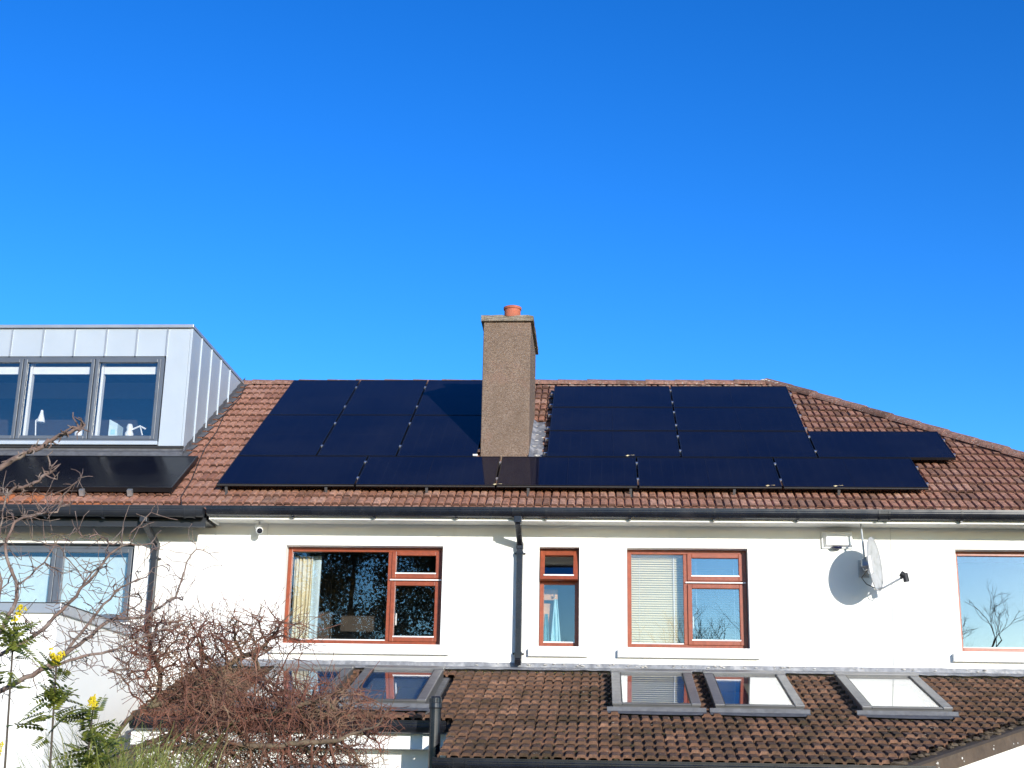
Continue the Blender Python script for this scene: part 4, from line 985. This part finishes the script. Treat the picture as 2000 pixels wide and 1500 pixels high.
for i in range(12):
    t_ = rr.uniform(0.5, 2.6); p = dg(t_)+dgn*0.029; z = zl(p.y)-rr.uniform(0.11, 0.2); r_ = rr.uniform(0.004, 0.014)
    sp.tube([p+Vector((0, 0, z)), p+dgn*0.003+Vector((0, 0, z))], r_, 8)
sp.build('paint_spots', M['mortar'], le, kind='stuff')
# lead flashing along the wall
rr = random.Random(17)
xx = -4.6
while xx < 6.2:
    wv = rr.uniform(1.2, 1.6); x2 = min(xx+wv, 6.3)
    q = MB(); n_ = 14
    for i in range(n_+1):
        x = xx+(x2-xx+0.03)*i/n_
        for (y, z) in ((-0.006, 3.005+rr.uniform(-0.003, 0.003)), (-0.012, 2.955), (-0.05, 2.945), (-0.13, zl(-0.13)+0.022), (-0.20+rr.uniform(-0.012, 0.012), zl(-0.20)+0.016+rr.uniform(-0.006, 0.006))):
            q.v.append((x, y-0.003*(int(xx*10) % 2), z))
    for i in range(n_):
        for j in range(4): q.f.append((i*5+j, i*5+j+1, (i+1)*5+j+1, (i+1)*5+j))
    q.build('lead_flashing', M['lead'], le); xx = x2
lumps([(rr.uniform(-1.5, 4.6), -0.02, 2.985+rr.uniform(-0.015, 0.012)) for i in range(60)], 0.006, 0.016, 41, 0.5).build('flashing_mortar', M['mortar'], le, kind='stuff')
# inside: pale room below the roof windows
m = MB(); m.box(-4.6, 2.2, -3.19, -0.01, 0.2, 0.25); m.build('room_floor', M['room'], le)
gutter('black gutter along the low eaves of the deep part of the lean-to', XL-0.03, 2.86, YL-0.06, zl(YL)-0.03, 0.10, 0.12, [-0.5, 0.5, 1.5, 2.6], [-1.25], M['black_pvc'])
gutter('black gutter along the low eaves left of the black vent pipe', -4.66, XL-0.06, YLs-0.05, zl(YLs)-0.02, 0.11, 0.12, [-3.5, -2.5], [], M['black_pvc'])
t = thing('vent_pipe', 'fat black vertical soil vent pipe at the step of the lean-to', 'vent pipe', (-1.59, -2.95, -0.45))
MB().tube([(-1.585, -2.95, -0.45), (-1.585, -2.95, 2.33)], 0.055, 20).build('pipe', M['black_pvc'], t, smooth=False)
MB().lathe((-1.585, -2.95, 2.31), [(0.062, 0), (0.064, 0.01), (0.062, 0.05), (0.057, 0.055), (0.056, 0.10), (0.048, 0.115), (0.0, 0.12)], 20).build('cap', M['black_pvc'], t)
m = MB()
for k in range(10):
    a_ = k*2*math.pi/10; m.box(-1.585+0.057*math.cos(a_)-0.004, -1.585+0.057*math.cos(a_)+0.004, -2.95+0.057*math.sin(a_)-0.004, -2.95+0.057*math.sin(a_)+0.004, 2.366, 2.405)
m.build('cage', M['black_pvc'], t)

# roof windows
def LPt(x, y, h): return Vector((x, y-h*S2, zl(y)+h*C2))
def lb_(m, x0, x1, y0, y1, h0, h1):
    m.hexa([LPt(x0, y0, h0), LPt(x1, y0, h0), LPt(x1, y1, h0), LPt(x0, y1, h0), LPt(x0, y0, h1), LPt(x1, y0, h1), LPt(x1, y1, h1), LPt(x0, y1, h1)])
skl = ['grey roof window half hidden behind the red twigged shrub', 'grey roof window just left of the fat black vent pipe', 'grey roof window, left one of the close pair below the square window', 'grey roof window, right one of the close pair below the dish', 'grey roof window standing alone at the right end of the lean-to']
for i, (a_, b_) in enumerate(SK):
    t = thing('roof_window', skl[i], 'roof window', LPt((a_+b_)/2, SY1, 0), 'roof windows of the lean-to')
    m = MB(); lb_(m, a_+0.03, a_+0.075, SY1, SY0, -0.10, 0.065); lb_(m, b_-0.075, b_-0.03, SY1, SY0, -0.10, 0.065); lb_(m, a_+0.075, b_-0.075, SY0-0.06, SY0, -0.10, 0.065); lb_(m, a_+0.075, b_-0.075, SY1, SY1+0.06, -0.10, 0.065)
    m.build('frame', M['velux'], t)
    for (xa, xb) in ((a_+0.022, a_+0.118), (b_-0.118, b_-0.022)):
        m = MB(); lb_(m, xa, xb, SY1-0.008, SY0-0.095, 0.066, 0.092); m.build('cover_strip', M['velux_light'], t, bevel=0.006)
    m = MB(); lb_(m, a_+0.012, b_-0.012, SY0-0.094, SY0+0.03, 0.066, 0.105); m.build('top_hood', M['velux_light'], t, bevel=0.008)
    m = MB(); lb_(m, a_+0.12, b_-0.12, SY1-0.006, SY1+0.045, 0.066, 0.084); m.build('bottom_rail', M['velux'], t, bevel=0.005)
    m = MB(); lb_(m, a_+0.119, b_-0.119, SY1+0.046, SY0-0.096, 0.07, 0.076); m.build('pane', M['roof_glass'], t)
    for (xa, xb) in ((a_+0.119, a_+0.129), (b_-0.129, b_-0.119)):
        m = MB(); lb_(m, xa, xb, SY1+0.05, SY0-0.1, 0.077, 0.084); m.build('gasket', M['black_matte'], t)
    # flashing skirt below and side flashings
    q = MB(); n_ = 20
    for k in range(n_+1):
        x = a_-0.03+(b_-a_+0.06)*k/n_; wob = 0.008*math.sin(k*2*math.pi*0.49*2)
        for (y, h) in ((SY1-0.001, 0.04), (SY1-0.025, 0.005), (SY1-0.09, 0.004), (SY1-0.13-abs(wob), 0.006+wob)): q.v.append(tuple(LPt(x, y, h+0.008)))
    for k in range(n_):
        for j in range(3): q.f.append((k*4+j, k*4+j+1, (k+1)*4+j+1, (k+1)*4+j))
    q.build('skirt', M['lead_dark'], t)
    for (xa, xb) in ((a_-0.035, a_+0.029), (b_-0.029, b_+0.035)):
        m = MB(); lb_(m, xa, xb, SY1-0.02, SY0+0.03, -0.06, -0.03); m.build('side_flashing', M['lead_dark'], t)
bl_ = [(3, 0.55, 'cream blind half drawn under the right roof window of the close pair'), (4, 0.0, 'cream blind fully drawn under the lone right roof window'), (0, 0.2, 'pale blind under the roof window behind the shrub'), (1, 0, 'pale blue blind under the roof window beside the vent pipe'), (2, 0, 'pale blue blind under the left roof window of the close pair')]
for (i, fr_, lb) in bl_:
    a_, b_ = SK[i]; m = MB(); lb_(m, a_+0.125, b_-0.125, SY1+0.06+fr_*0, SY0-0.11-fr_*0.6*0, -0.02, -0.015)
    if i == 3: m = MB(); lb_(m, a_+0.45, b_-0.125, SY1+0.06, SY0-0.11, -0.02, -0.015)
    tag(m.build('skylight_blind', M['slat' if i > 2 else 'sky_blind']), lb, 'blind')

# ------------------------------------------------------------------ vegetation
def chains_to_mesh(mb, pos, par, rad, nthin=4, nthick=7, thick=0.012):
    kids = {}
    for i, p in enumerate(par):
        if p >= 0: kids.setdefault(p, []).append(i)
    starts = [(i, None) for i, p in enumerate(par) if p < 0]
    while starts:
        i, pre = starts.pop()
        pts = ([pos[pre]] if pre is not None else [])+[pos[i]]; rr_ = ([min(rad[pre], rad[i]*1.15)] if pre is not None else [])+[rad[i]]
        cur = i
        while cur in kids:
            ks = sorted(kids[cur], key=lambda k: -rad[k])
            for k in ks[1:]: starts.append((k, cur))
            cur = ks[0]; pts.append(pos[cur]); rr_.append(rad[cur])
        if len(pts) > 1: mb.tube(pts, rr_, nthick if max(rr_) > thick else nthin, cap=True)
def colonize(seedlines, attr, step, infl, kill, iters, tip, power=2.4, jitter=0.25, seed=1, droop=0.0):
    """space colonisation: seedlines are polylines of starting branches, attr the attraction points"""
    rs = np.random.RandomState(seed); pos = []; par = []
    for ln in seedlines:
        ln = [np.array(p, float) for p in ln]; prev = -1
        if len(pos):
            d = [np.linalg.norm(ln[0]-q) for q in pos]; k = int(np.argmin(d))
            if d[k] < 0.12: prev = k
        for a_, b_ in zip(ln[:-1], ln[1:]):
            n_ = max(1, int(np.linalg.norm(b_-a_)/step))
            for j in range(n_):
                pos.append(a_+(b_-a_)*j/n_+rs.normal(0, step*0.10, 3)); par.append(prev); prev = len(pos)-1
        pos.append(ln[-1]); par.append(prev)
    P = np.array(pos); A = np.array(attr)
    D = np.full(len(A), 1e9); Nn = np.zeros(len(A), int); alive = np.ones(len(A), bool)
    def upd(lo, hi):
        for s_ in range(lo, hi, 200):
            q = P[s_:min(s_+200, hi)]; d = np.linalg.norm(A[:, None, :]-q[None], axis=2); k = d.argmin(1); dm_ = d[np.arange(len(A)), k]
            b_ = dm_ < D; D[b_] = dm_[b_]; Nn[b_] = k[b_]+s_
    upd(0, len(P)); used = {}
    for it in range(iters):
        alive &= D > kill
        sel = alive & (D < infl)
        if not sel.any(): break
        idx = Nn[sel]; dirs = A[sel]-P[idx]; dirs /= np.linalg.norm(dirs, axis=1)[:, None]+1e-9
        un, inv = np.unique(idx, return_inverse=True); acc = np.zeros((len(un), 3)); np.add.at(acc, inv, dirs)
        new = []; 
        for u_, v_ in zip(un, acc):
            if used.get(u_, 0) > 3: alive[Nn == u_] = False; continue
            used[u_] = used.get(u_, 0)+1
            v_ = v_/(np.linalg.norm(v_)+1e-9)+rs.normal(0, jitter, 3); v_[2] -= droop; v_ /= np.linalg.norm(v_)
            new.append(P[u_]+v_*step); par.append(int(u_))
        if not new: break
        lo = len(P); P = np.vstack([P, np.array(new)]); upd(lo, len(P))
    # twiglets
    n0 = len(P); ch = np.zeros(n0, int)
    for p in par: 
        if p >= 0: ch[p] += 1
    return P, par
def radii(P, par, tip, power):
    r_ = np.zeros(len(P)); nk = np.zeros(len(P), int)
    for p in par:
        if p >= 0: nk[p] += 1
    acc = np.zeros(len(P))
    for i in range(len(P)-1, -1, -1):
        acc[i] = acc[i] if acc[i] > 0 else tip**power
        r_[i] = acc[i]**(1/power)
        if par[i] >= 0: acc[par[i]] += acc[i]
    return r_
def twiglets(P, par, n, lmin, lmax, seed, segs=3, curl=0.5, up=0.2, lo=0):
    rs = np.random.RandomState(seed); P = [p for p in P]; base = len(P)
    for _ in range(n):
        i = rs.randint(lo, base); L = rs.uniform(lmin, lmax); d = rs.normal(0, 1, 3); d[2] += up; d /= np.linalg.norm(d)
        prev = i; p = P[i].copy()
        for s_ in range(segs):
            d = d+rs.normal(0, curl, 3)*0.6; d /= np.linalg.norm(d); p = p+d*L/segs; P.append(p.copy()); par.append(prev); prev = len(P)-1
    return np.array(P), par
def ell(rs, c, r_, n):
    v = rs.normal(0, 1, (n, 3)); v /= np.linalg.norm(v, axis=1)[:, None]; v *= rs.uniform(0, 1, (n, 1))**(1/2.4)
    return np.array(c)+v*np.array(r_)

# red-twigged shrub
rs = np.random.RandomState(5)
YS = -9.3
limbs = [[(-2.56, YS, -0.45), (-2.54, YS, 1.02), (-2.54, YS, 1.41), (-2.518, YS, 1.683), (-2.494, YS, 1.789), (-2.419, YS, 1.899), (-2.319, YS, 1.965), (-2.241, YS, 1.986)],
         [(-2.318, YS, 1.96), (-2.267, YS, 2.042), (-2.287, YS+0.03, 2.145), (-2.36, YS+0.06, 2.262), (-2.397, YS+0.1, 2.367)],
         [(-2.241, YS, 1.986), (-2.113, YS+0.05, 2.057), (-1.987, YS+0.1, 2.15), (-1.912, YS+0.12, 2.215), (-1.783, YS+0.15, 2.282)],
         [(-2.54, YS, 1.41), (-2.45, YS-0.1, 1.62), (-2.367, YS-0.15, 1.71), (-2.199, YS-0.2, 1.76), (-1.959, YS-0.25, 1.77), (-1.589, YS-0.3, 1.774), (-1.277, YS-0.3, 1.804)],
         [(-2.518, YS, 1.683), (-2.276, YS-0.05, 1.787), (-2.018, YS-0.1, 1.867), (-1.808, YS-0.12, 1.896), (-1.601, YS-0.15, 1.95), (-1.4, YS-0.15, 2.0)],
         [(-2.54, YS, 1.41), (-2.3, YS+0.1, 1.72), (-2.203, YS+0.1, 1.865), (-2.134, YS+0.1, 1.993), (-2.098, YS+0.15, 2.2)]]
att = np.vstack([ell(rs, (-1.80, YS, 1.90), (0.57, 0.48, 0.27), 1650), ell(rs, (-2.20, YS, 2.20), (0.35, 0.38, 0.24), 520), ell(rs, (-1.92, YS, 2.33), (0.48, 0.38, 0.15), 460),
                 ell(rs, (-1.42, YS, 1.92), (0.40, 0.4, 0.20), 620), ell(rs, (-1.75, YS, 1.68), (0.70, 0.48, 0.19), 1050), ell(rs, (-2.35, YS, 2.40), (0.18, 0.2, 0.08), 60)])
P, par = colonize(limbs, att, 0.035, 0.22, 0.045, 160, 0.002, jitter=0.16, seed=3)
P, par = twiglets(P, par, 5200, 0.05, 0.19, 9, 3, 0.22, 0.15, lo=100)
rad = np.minimum(radii(P, par, 0.0015, 2.5), 0.0135)
sh = thing('bare_shrub', 'dense bare shrub of tangled reddish brown twigs in the lower left', 'shrub', (-2.56, YS, -0.45))
# split into main limbs and twig mass by chain thickness
def split_build(P, par, rad, parent, thr, mb, mt):
    P = [Vector(p) for p in P]; big = MB(); small = MB(); kids = {}
    for i, p in enumerate(par):
        if p >= 0: kids.setdefault(p, []).append(i)
    st = [(i, None) for i, p in enumerate(par) if p < 0]
    while st:
        i, pre = st.pop(); pts = ([P[pre]] if pre is not None else [])+[P[i]]; rr_ = ([min(rad[pre], rad[i]*1.2)] if pre is not None else [])+[rad[i]]; cur = i
        while cur in kids:
            ks = sorted(kids[cur], key=lambda k: -rad[k])
            for k in ks[1:]: st.append((k, cur))
            cur = ks[0]; pts.append(P[cur]); rr_.append(rad[cur])
        if len(pts) < 2: continue
        if max(rr_) > thr: big.tube(pts, rr_, 8)
        else: small.tube(pts, rr_, 4, cap=False)
    big.build('limbs', mb, parent, smooth=True); o = small.build('twigs', mt, parent); o['kind'] = 'stuff'
split_build(P, par, rad, sh, 0.010, M['bark_olive'], M['bark_red'])

# bare fruit tree reaching in from the left edge
YB = -11.0
lim2 = [[(-3.4, YB, -0.45), (-3.3, YB, 0.8), (-3.15, YB, 1.5), (-2.9, YB, 1.9), (-2.465, YB, 2.026), (-2.348, YB, 2.092), (-2.25, YB, 2.149), (-2.186, YB, 2.221), (-2.1, YB, 2.303), (-2.037, YB, 2.396), (-1.982, YB, 2.48), (-1.932, YB, 2.511), (-1.807, YB, 2.519)],
        [(-2.1, YB, 2.303), (-2.075, YB, 2.365), (-2.028, YB, 2.417), (-2.002, YB+0.03, 2.469)],
        [(-3.15, YB, 1.5), (-2.8, YB+0.1, 1.75), (-2.451, YB+0.1, 1.917), (-2.373, YB+0.1, 1.958), (-2.256, YB+0.1, 2.019), (-2.16, YB+0.1, 2.09), (-2.083, YB+0.1, 2.141), (-1.987, YB+0.1, 2.223), (-1.869, YB+0.1, 2.296)],
        [(-2.16, YB+0.1, 2.09), (-2.088, YB+0.1, 2.192), (-2.025, YB+0.1, 2.284), (-1.959, YB+0.1, 2.356), (-1.858, YB+0.1, 2.398)],
        [(-2.465, YB, 2.026), (-2.394, YB-0.05, 2.127), (-2.399, YB-0.05, 2.249), (-2.397, YB-0.05, 2.352), (-2.422, YB-0.05, 2.434), (-2.426, YB-0.05, 2.518), (-2.421, YB-0.05, 2.602), (-2.416, YB-0.05, 2.73)],
        [(-2.394, YB-0.05, 2.127), (-2.346, YB-0.02, 2.25), (-2.339, YB-0.02, 2.332), (-2.374, YB, 2.393), (-2.41, YB, 2.455), (-2.422, YB, 2.518), (-2.389, YB, 2.603), (-2.329, YB, 2.635), (-2.219, YB, 2.646)],
        [(-2.341, YB-0.02, 2.342), (-2.298, YB, 2.378), (-2.252, YB, 2.436), (-2.226, YB, 2.488), (-2.204, YB, 2.53)],
        [(-2.256, YB+0.1, 2.019), (-2.117, YB+0.12, 2.071), (-1.995, YB+0.14, 2.102), (-1.857, YB+0.15, 2.164), (-1.757, YB+0.15, 2.205), (-1.635, YB+0.15, 2.237)],
        [(-1.987, YB+0.1, 2.223), (-1.863, YB+0.1, 2.235), (-1.725, YB+0.1, 2.317), (-1.696, YB+0.1, 2.461), (-1.659, YB+0.1, 2.514)]]
rs = np.random.RandomState(8)
# scatter attraction points thinly round the limbs
lp = np.array([p for ln in lim2 for p in ln if p[0] > -2.6]); at2 = np.vstack([lp[rs.randint(0, len(lp), 420)]+rs.normal(0, 0.10, (420, 3)), ell(rs, (-2.1, YB+0.1, 2.1), (0.35, 0.2, 0.15), 60)])
P, par = colonize(lim2, at2, 0.03, 0.16, 0.05, 60, 0.002, jitter=0.2, seed=5)
P, par = twiglets(P, par, 620, 0.03, 0.12, 4, 3, 0.35, 0.1, lo=60)
rad = np.minimum(radii(P, par, 0.0013, 2.7), 0.02)
tr = thing('bare_tree', 'thin bare branches reaching in from the left edge across the neighbouring window', 'tree', (-3.4, YB, -0.45))
split_build(P, par, rad, tr, 0.006, M['bark_grey'], M['bark_grey'])
# two stout pruned branches with spur shoots
def spur_branch(label, pts, r0_, r1_, seed):
    t = thing('pruned_branch', label, 'branch', pts[0]); rr = random.Random(seed); pts = [Vector(p) for p in pts]
    fine = []
    for a_, b_ in zip(pts[:-1], pts[1:]):
        for j in range(4): fine.append(a_.lerp(b_, j/4)+Vector((rr.uniform(-.006, .006), rr.uniform(-.006, .006), rr.uniform(-.006, .006))))
    fine.append(pts[-1]); n_ = len(fine)
    MB().tube(fine, [(r0_+(r1_-r0_)*i/(n_-1))*rr.uniform(0.8, 1.3) for i in range(n_)], 9).build('limb', M['bark_grey'], t, smooth=True)
    q = MB()
    for k in range(46):
        i = min(n_-1, int(n_*(rr.random()**0.6))); p = fine[i].copy(); d = Vector((rr.gauss(0.2, 1), rr.gauss(0, 1), rr.gauss(0.3, 0.9))).normalized(); L = rr.uniform(0.02, 0.06)*(1.6 if i > n_*0.8 else 1)
        c = [p]; 
        for j in range(3): d = (d+Vector((rr.gauss(0, .5), rr.gauss(0, .5), rr.gauss(0, .5)))).normalized(); p = p+d*L/3; c.append(p.copy())
        q.tube(c, [r1_*0.8, r1_*0.62, r1_*0.45, r1_*0.3], 5)
    o = q.build('spurs', M['bark_grey'], t); o['kind'] = 'stuff'
YA = -11.0
spur_branch('stout knobbly pruned branch in front of the metal dormer', [(-3.3, YA, 2.2), (-2.9, YA, 2.55), (-2.599, YA, 2.729), (-2.482, YA, 2.833), (-2.411, YA, 2.875), (-2.356, YA, 2.903), (-2.289, YA, 2.943), (-2.227, YA, 2.973), (-2.175, YA, 2.995), (-2.143, YA, 3.013)], 0.014, 0.0065, 3)
spur_branch('pruned branch in front of the black collector at the left edge', [(-3.3, YA, 2.2), (-2.9, YA, 2.55), (-2.592, YA, 2.676), (-2.467, YA, 2.713), (-2.406, YA, 2.741), (-2.338, YA, 2.752), (-2.283, YA, 2.799), (-2.272, YA, 2.828)], 0.010, 0.005, 6)

# mahonia
def mahonia_leaf():
    q = MB(); L = 0.20; n_ = 7
    q.tube([(0, 0, 0), (L*0.5, 0, 0.012), (L, 0, -0.01)], [0.0025, 0.002, 0.001], 4)
    def leaflet(x, sgn, sz):
        a_ = Vector((x, 0, 0.012-0.02*(x/L)**2)); d = Vector((0.35, sgn, -0.15)).normalized(); s_ = Vector((1, -sgn*0.35, 0)).normalized()
        p = [a_, a_+d*sz*0.35+s_*sz*0.2, a_+d*sz*0.7+s_*sz*0.17, a_+d*sz, a_+d*sz*0.7-s_*sz*0.17, a_+d*sz*0.35-s_*sz*0.2]; mid = a_+d*sz*0.5+Vector((0, 0, -0.006))
        q.add(p+[mid], [(0, 1, 6), (1, 2, 6), (2, 3, 6), (3, 4, 6), (4, 5, 6), (5, 0, 6)])
    for k in range(n_):
        x = L*(0.18+0.8*k/n_); leaflet(x, 1, 0.062-0.003*k); leaflet(x, -1, 0.062-0.003*k)
    leaflet(L*0.99, 0.0001, 0.05)
    return q.mesh('leaf', M['mahonia'])
ML = mahonia_leaf()
def mahonia(label, top, nl, nf, seed, zbase=-0.45, lean=(0.02, 0.02)):
    rr = random.Random(seed); top = Vector(top); b = Vector((top.x-lean[0], top.y, zbase))
    t = thing('mahonia', label, 'mahonia', b, 'mahonia plants at lower left')
    mid = b.lerp(top, 0.6)+Vector((rr.uniform(-.03, .03), 0, 0))
    m2_ = mid.lerp(top, 0.5)+Vector((rr.uniform(-.03, .03), 0.02, 0))
    MB().tube([b, b.lerp(mid, 0.5)+Vector((rr.uniform(-.04, .04), 0, 0)), mid, m2_, top], [0.007, 0.006, 0.005, 0.0045, 0.0035], 7).build('stem', M['bark_dark'], t)
    for k in range(nl):
        az = k*2.4+rr.uniform(-.3, .3); el = rr.uniform(-0.6, 0.9); sc_ = rr.uniform(0.3, 0.66)
        mat = Matrix.Translation(top+Vector((rr.gauss(0, .012), rr.gauss(0, .02), -0.26*rr.random()))) @ Matrix.Rotation(az, 4, 'Z') @ Matrix.Rotation(-el, 4, 'Y') @ Matrix.Rotation(rr.uniform(-.6, .6), 4, 'X') @ Matrix.Scale(sc_, 4)
        link('leaf', ML, t, matrix=mat)
    for k in range(nf):
        az = rr.uniform(0, 6.28); d = Vector((math.cos(az)*0.55, math.sin(az)*0.55, rr.uniform(0.5, 1))).normalized(); L = rr.uniform(0.035, 0.07); q = MB()
        for j in range(24):
            f_ = rr.random(); p = top+Vector((0, 0, 0.01))+d*L*f_+Vector((rr.gauss(0, .007), rr.gauss(0, .007), rr.gauss(0, .007)))*(1.2-f_*0.6); s_ = rr.uniform(0.0035, 0.0062)
            q.add([p+Vector((s_, 0, 0)), p+Vector((0, s_, 0)), p-Vector((s_, 0, 0)), p-Vector((0, s_, 0)), p+Vector((0, 0, s_)), p-Vector((0, 0, s_))], [(0, 1, 4), (1, 2, 4), (2, 3, 4), (3, 0, 4), (1, 0, 5), (2, 1, 5), (3, 2, 5), (0, 3, 5)])
        q.build('flower_spike', M['yellow'], t)
YM = -11.3
mahonia('mahonia with yellow spikes below the corner of the grey window', (-2.215, YM, 2.165), 24, 2, 1, lean=(-0.05, 0))
mahonia('tallest flowering mahonia with the brightest yellow spikes at left', (-2.035, YM, 2.005), 34, 4, 2, lean=(0.12, 0))
mahonia('mahonia with yellow tips beside the red twigged shrub', (-1.915, YM+0.1, 1.855), 34, 3, 3, lean=(0.05, 0))
mahonia('mahonia cut off by the bottom left corner', (-2.195, YM-0.1, 1.655), 22, 3, 4, lean=(0.03, 0))
mahonia('leafy mahonia low behind the grass without flowers', (-1.93, YM+0.25, 1.76), 28, 0, 5, lean=(0.03, 0))
# grass clump
t = thing('grass_clump', 'tall clump of arching green grass blades at the bottom left', 'grass', (-1.8, -11.0, -0.45))
q = MB(); rr = random.Random(2)
for k in range(2400):
    b = Vector((-1.86+rr.gauss(0, .125), -10.9+rr.gauss(0, .16), rr.uniform(1.02, 1.38))); az = rr.uniform(0, 6.28); L = rr.uniform(0.3, 0.62); d = Vector((math.cos(az)*0.35, math.sin(az)*0.35, 1)).normalized(); s_ = Vector((-math.sin(az), math.cos(az), 0)); wv = rr.uniform(0.003, 0.006); o = len(q.v); p = b
    for j in range(5):
        f_ = j/4; q.v.append(tuple(p-s_*wv*(1-f_*0.9))); q.v.append(tuple(p+s_*wv*(1-f_*0.9))); d = (d+Vector((math.cos(az), math.sin(az), -0.5))*0.2*f_*2).normalized(); p = p+d*L/4
    for j in range(4): q.f.append((o+2*j, o+2*j+1, o+2*j+3, o+2*j+2))
ob = q.build('blades', M['grass_blade'], t); ob['kind'] = 'stuff'
m = MB()
for k in range(40): x, y = -1.80+rr.gauss(0, .12), -10.9+rr.gauss(0, .14); m.tube([(x, y, -0.45), (x+rr.gauss(0, .03), y, 1.35)], 0.006, 5)
ob = m.build('culms', M['grass_blade'], t); ob['kind'] = 'stuff'

# ------------------------------------------------------------------ garden behind the camera (mirrored in the panes)
def bare_tree(label, base, h, seed, spread=0.5, lv=6):
    rr = random.Random(seed); t = thing('garden_tree', label, 'tree', base); big, tw = MB(), MB()
    def grow(p, d, L, r_, k):
        pts = [p]; rs_ = [r_]
        for j in range(3):
            d = (d+Vector((rr.gauss(0, .12), rr.gauss(0, .12), rr.gauss(0.05, .08)))).normalized(); p = p+d*L/3; pts.append(p); rs_.append(r_*(1-0.12*(j+1)))
        (big if k >= lv-2 else tw).tube(pts, rs_, 7 if k >= lv-2 else 4, cap=False)
        if k == 0: return
        for c in range(rr.choice((2, 3, 3))):
            a_ = Vector((rr.gauss(0, 1), rr.gauss(0, 1), rr.gauss(0.15, .6))).normalized(); nd = (d*0.75+a_*spread*1.2).normalized()
            grow(pts[-1] if c else pts[-2], nd, L*rr.uniform(0.62, 0.85), r_*rr.uniform(0.5, 0.68), k-1)
    grow(Vector(base), Vector((0, 0, 1)), h*0.25, h*0.013, lv)
    big.build('trunk', M['bark_dark'], t); o = tw.build('crown', M['bark_dark'], t); o['kind'] = 'stuff'
bare_tree('bare garden tree mirrored in the square window', (3.0, -34, -0.45), 10.5, 4, 0.5, 7)
bare_tree('bare garden tree mirrored in the large right hand window', (20.6, -70, -0.45), 20, 9, 0.5, 7)
bare_tree('bare garden tree mirrored in the narrow window', (-0.8, -30, -0.45), 8.0, 12)
bare_tree('bare garden tree mirrored in the widest window', (-7.0, -32, -0.45), 12, 15)
def evergreen(label, base, h, r_, seed, n=16000):
    rr = random.Random(seed); t = thing('evergreen_tree', label, 'tree', base); b = Vector(base)
    MB().tube([b, b+Vector((0, 0, h*0.5)), b+Vector((0.2, 0, h*0.95))], [0.2, 0.12, 0.03], 8).build('trunk', M['bark_dark'], t)
    q = MB()
    cl = [(b+Vector((rr.gauss(0, .5)*r_, rr.gauss(0, .5)*r_, h*rr.uniform(0.15, 0.98))), rr.uniform(0.5, 1.1)) for _ in range(150)]
    for k in range(n):
        c, cr = cl[rr.randrange(len(cl))]; p = c+Vector((rr.gauss(0, .5), rr.gauss(0, .5), rr.gauss(0, .4)))*cr; s_ = rr.uniform(0.04, 0.11)
        u_ = Vector((rr.gauss(0, 1), rr.gauss(0, 1), rr.gauss(0, 1))).normalized(); v_ = u_.orthogonal().normalized()
        q.add([p-u_*s_, p+v_*s_*0.45, p+u_*s_, p-v_*s_*0.45], [(0, 1, 2, 3)])
    o = q.build('crown', M['conifer'], t); o['kind'] = 'stuff'
evergreen('dark evergreen tree mirrored in the widest window', (-9.6, -36, -0.45), 16, 2.6, 3, 42000)
evergreen('dark evergreen mirrored in the casement of the widest window', (-5.9, -37, -0.45), 14, 2.0, 5, 34000)
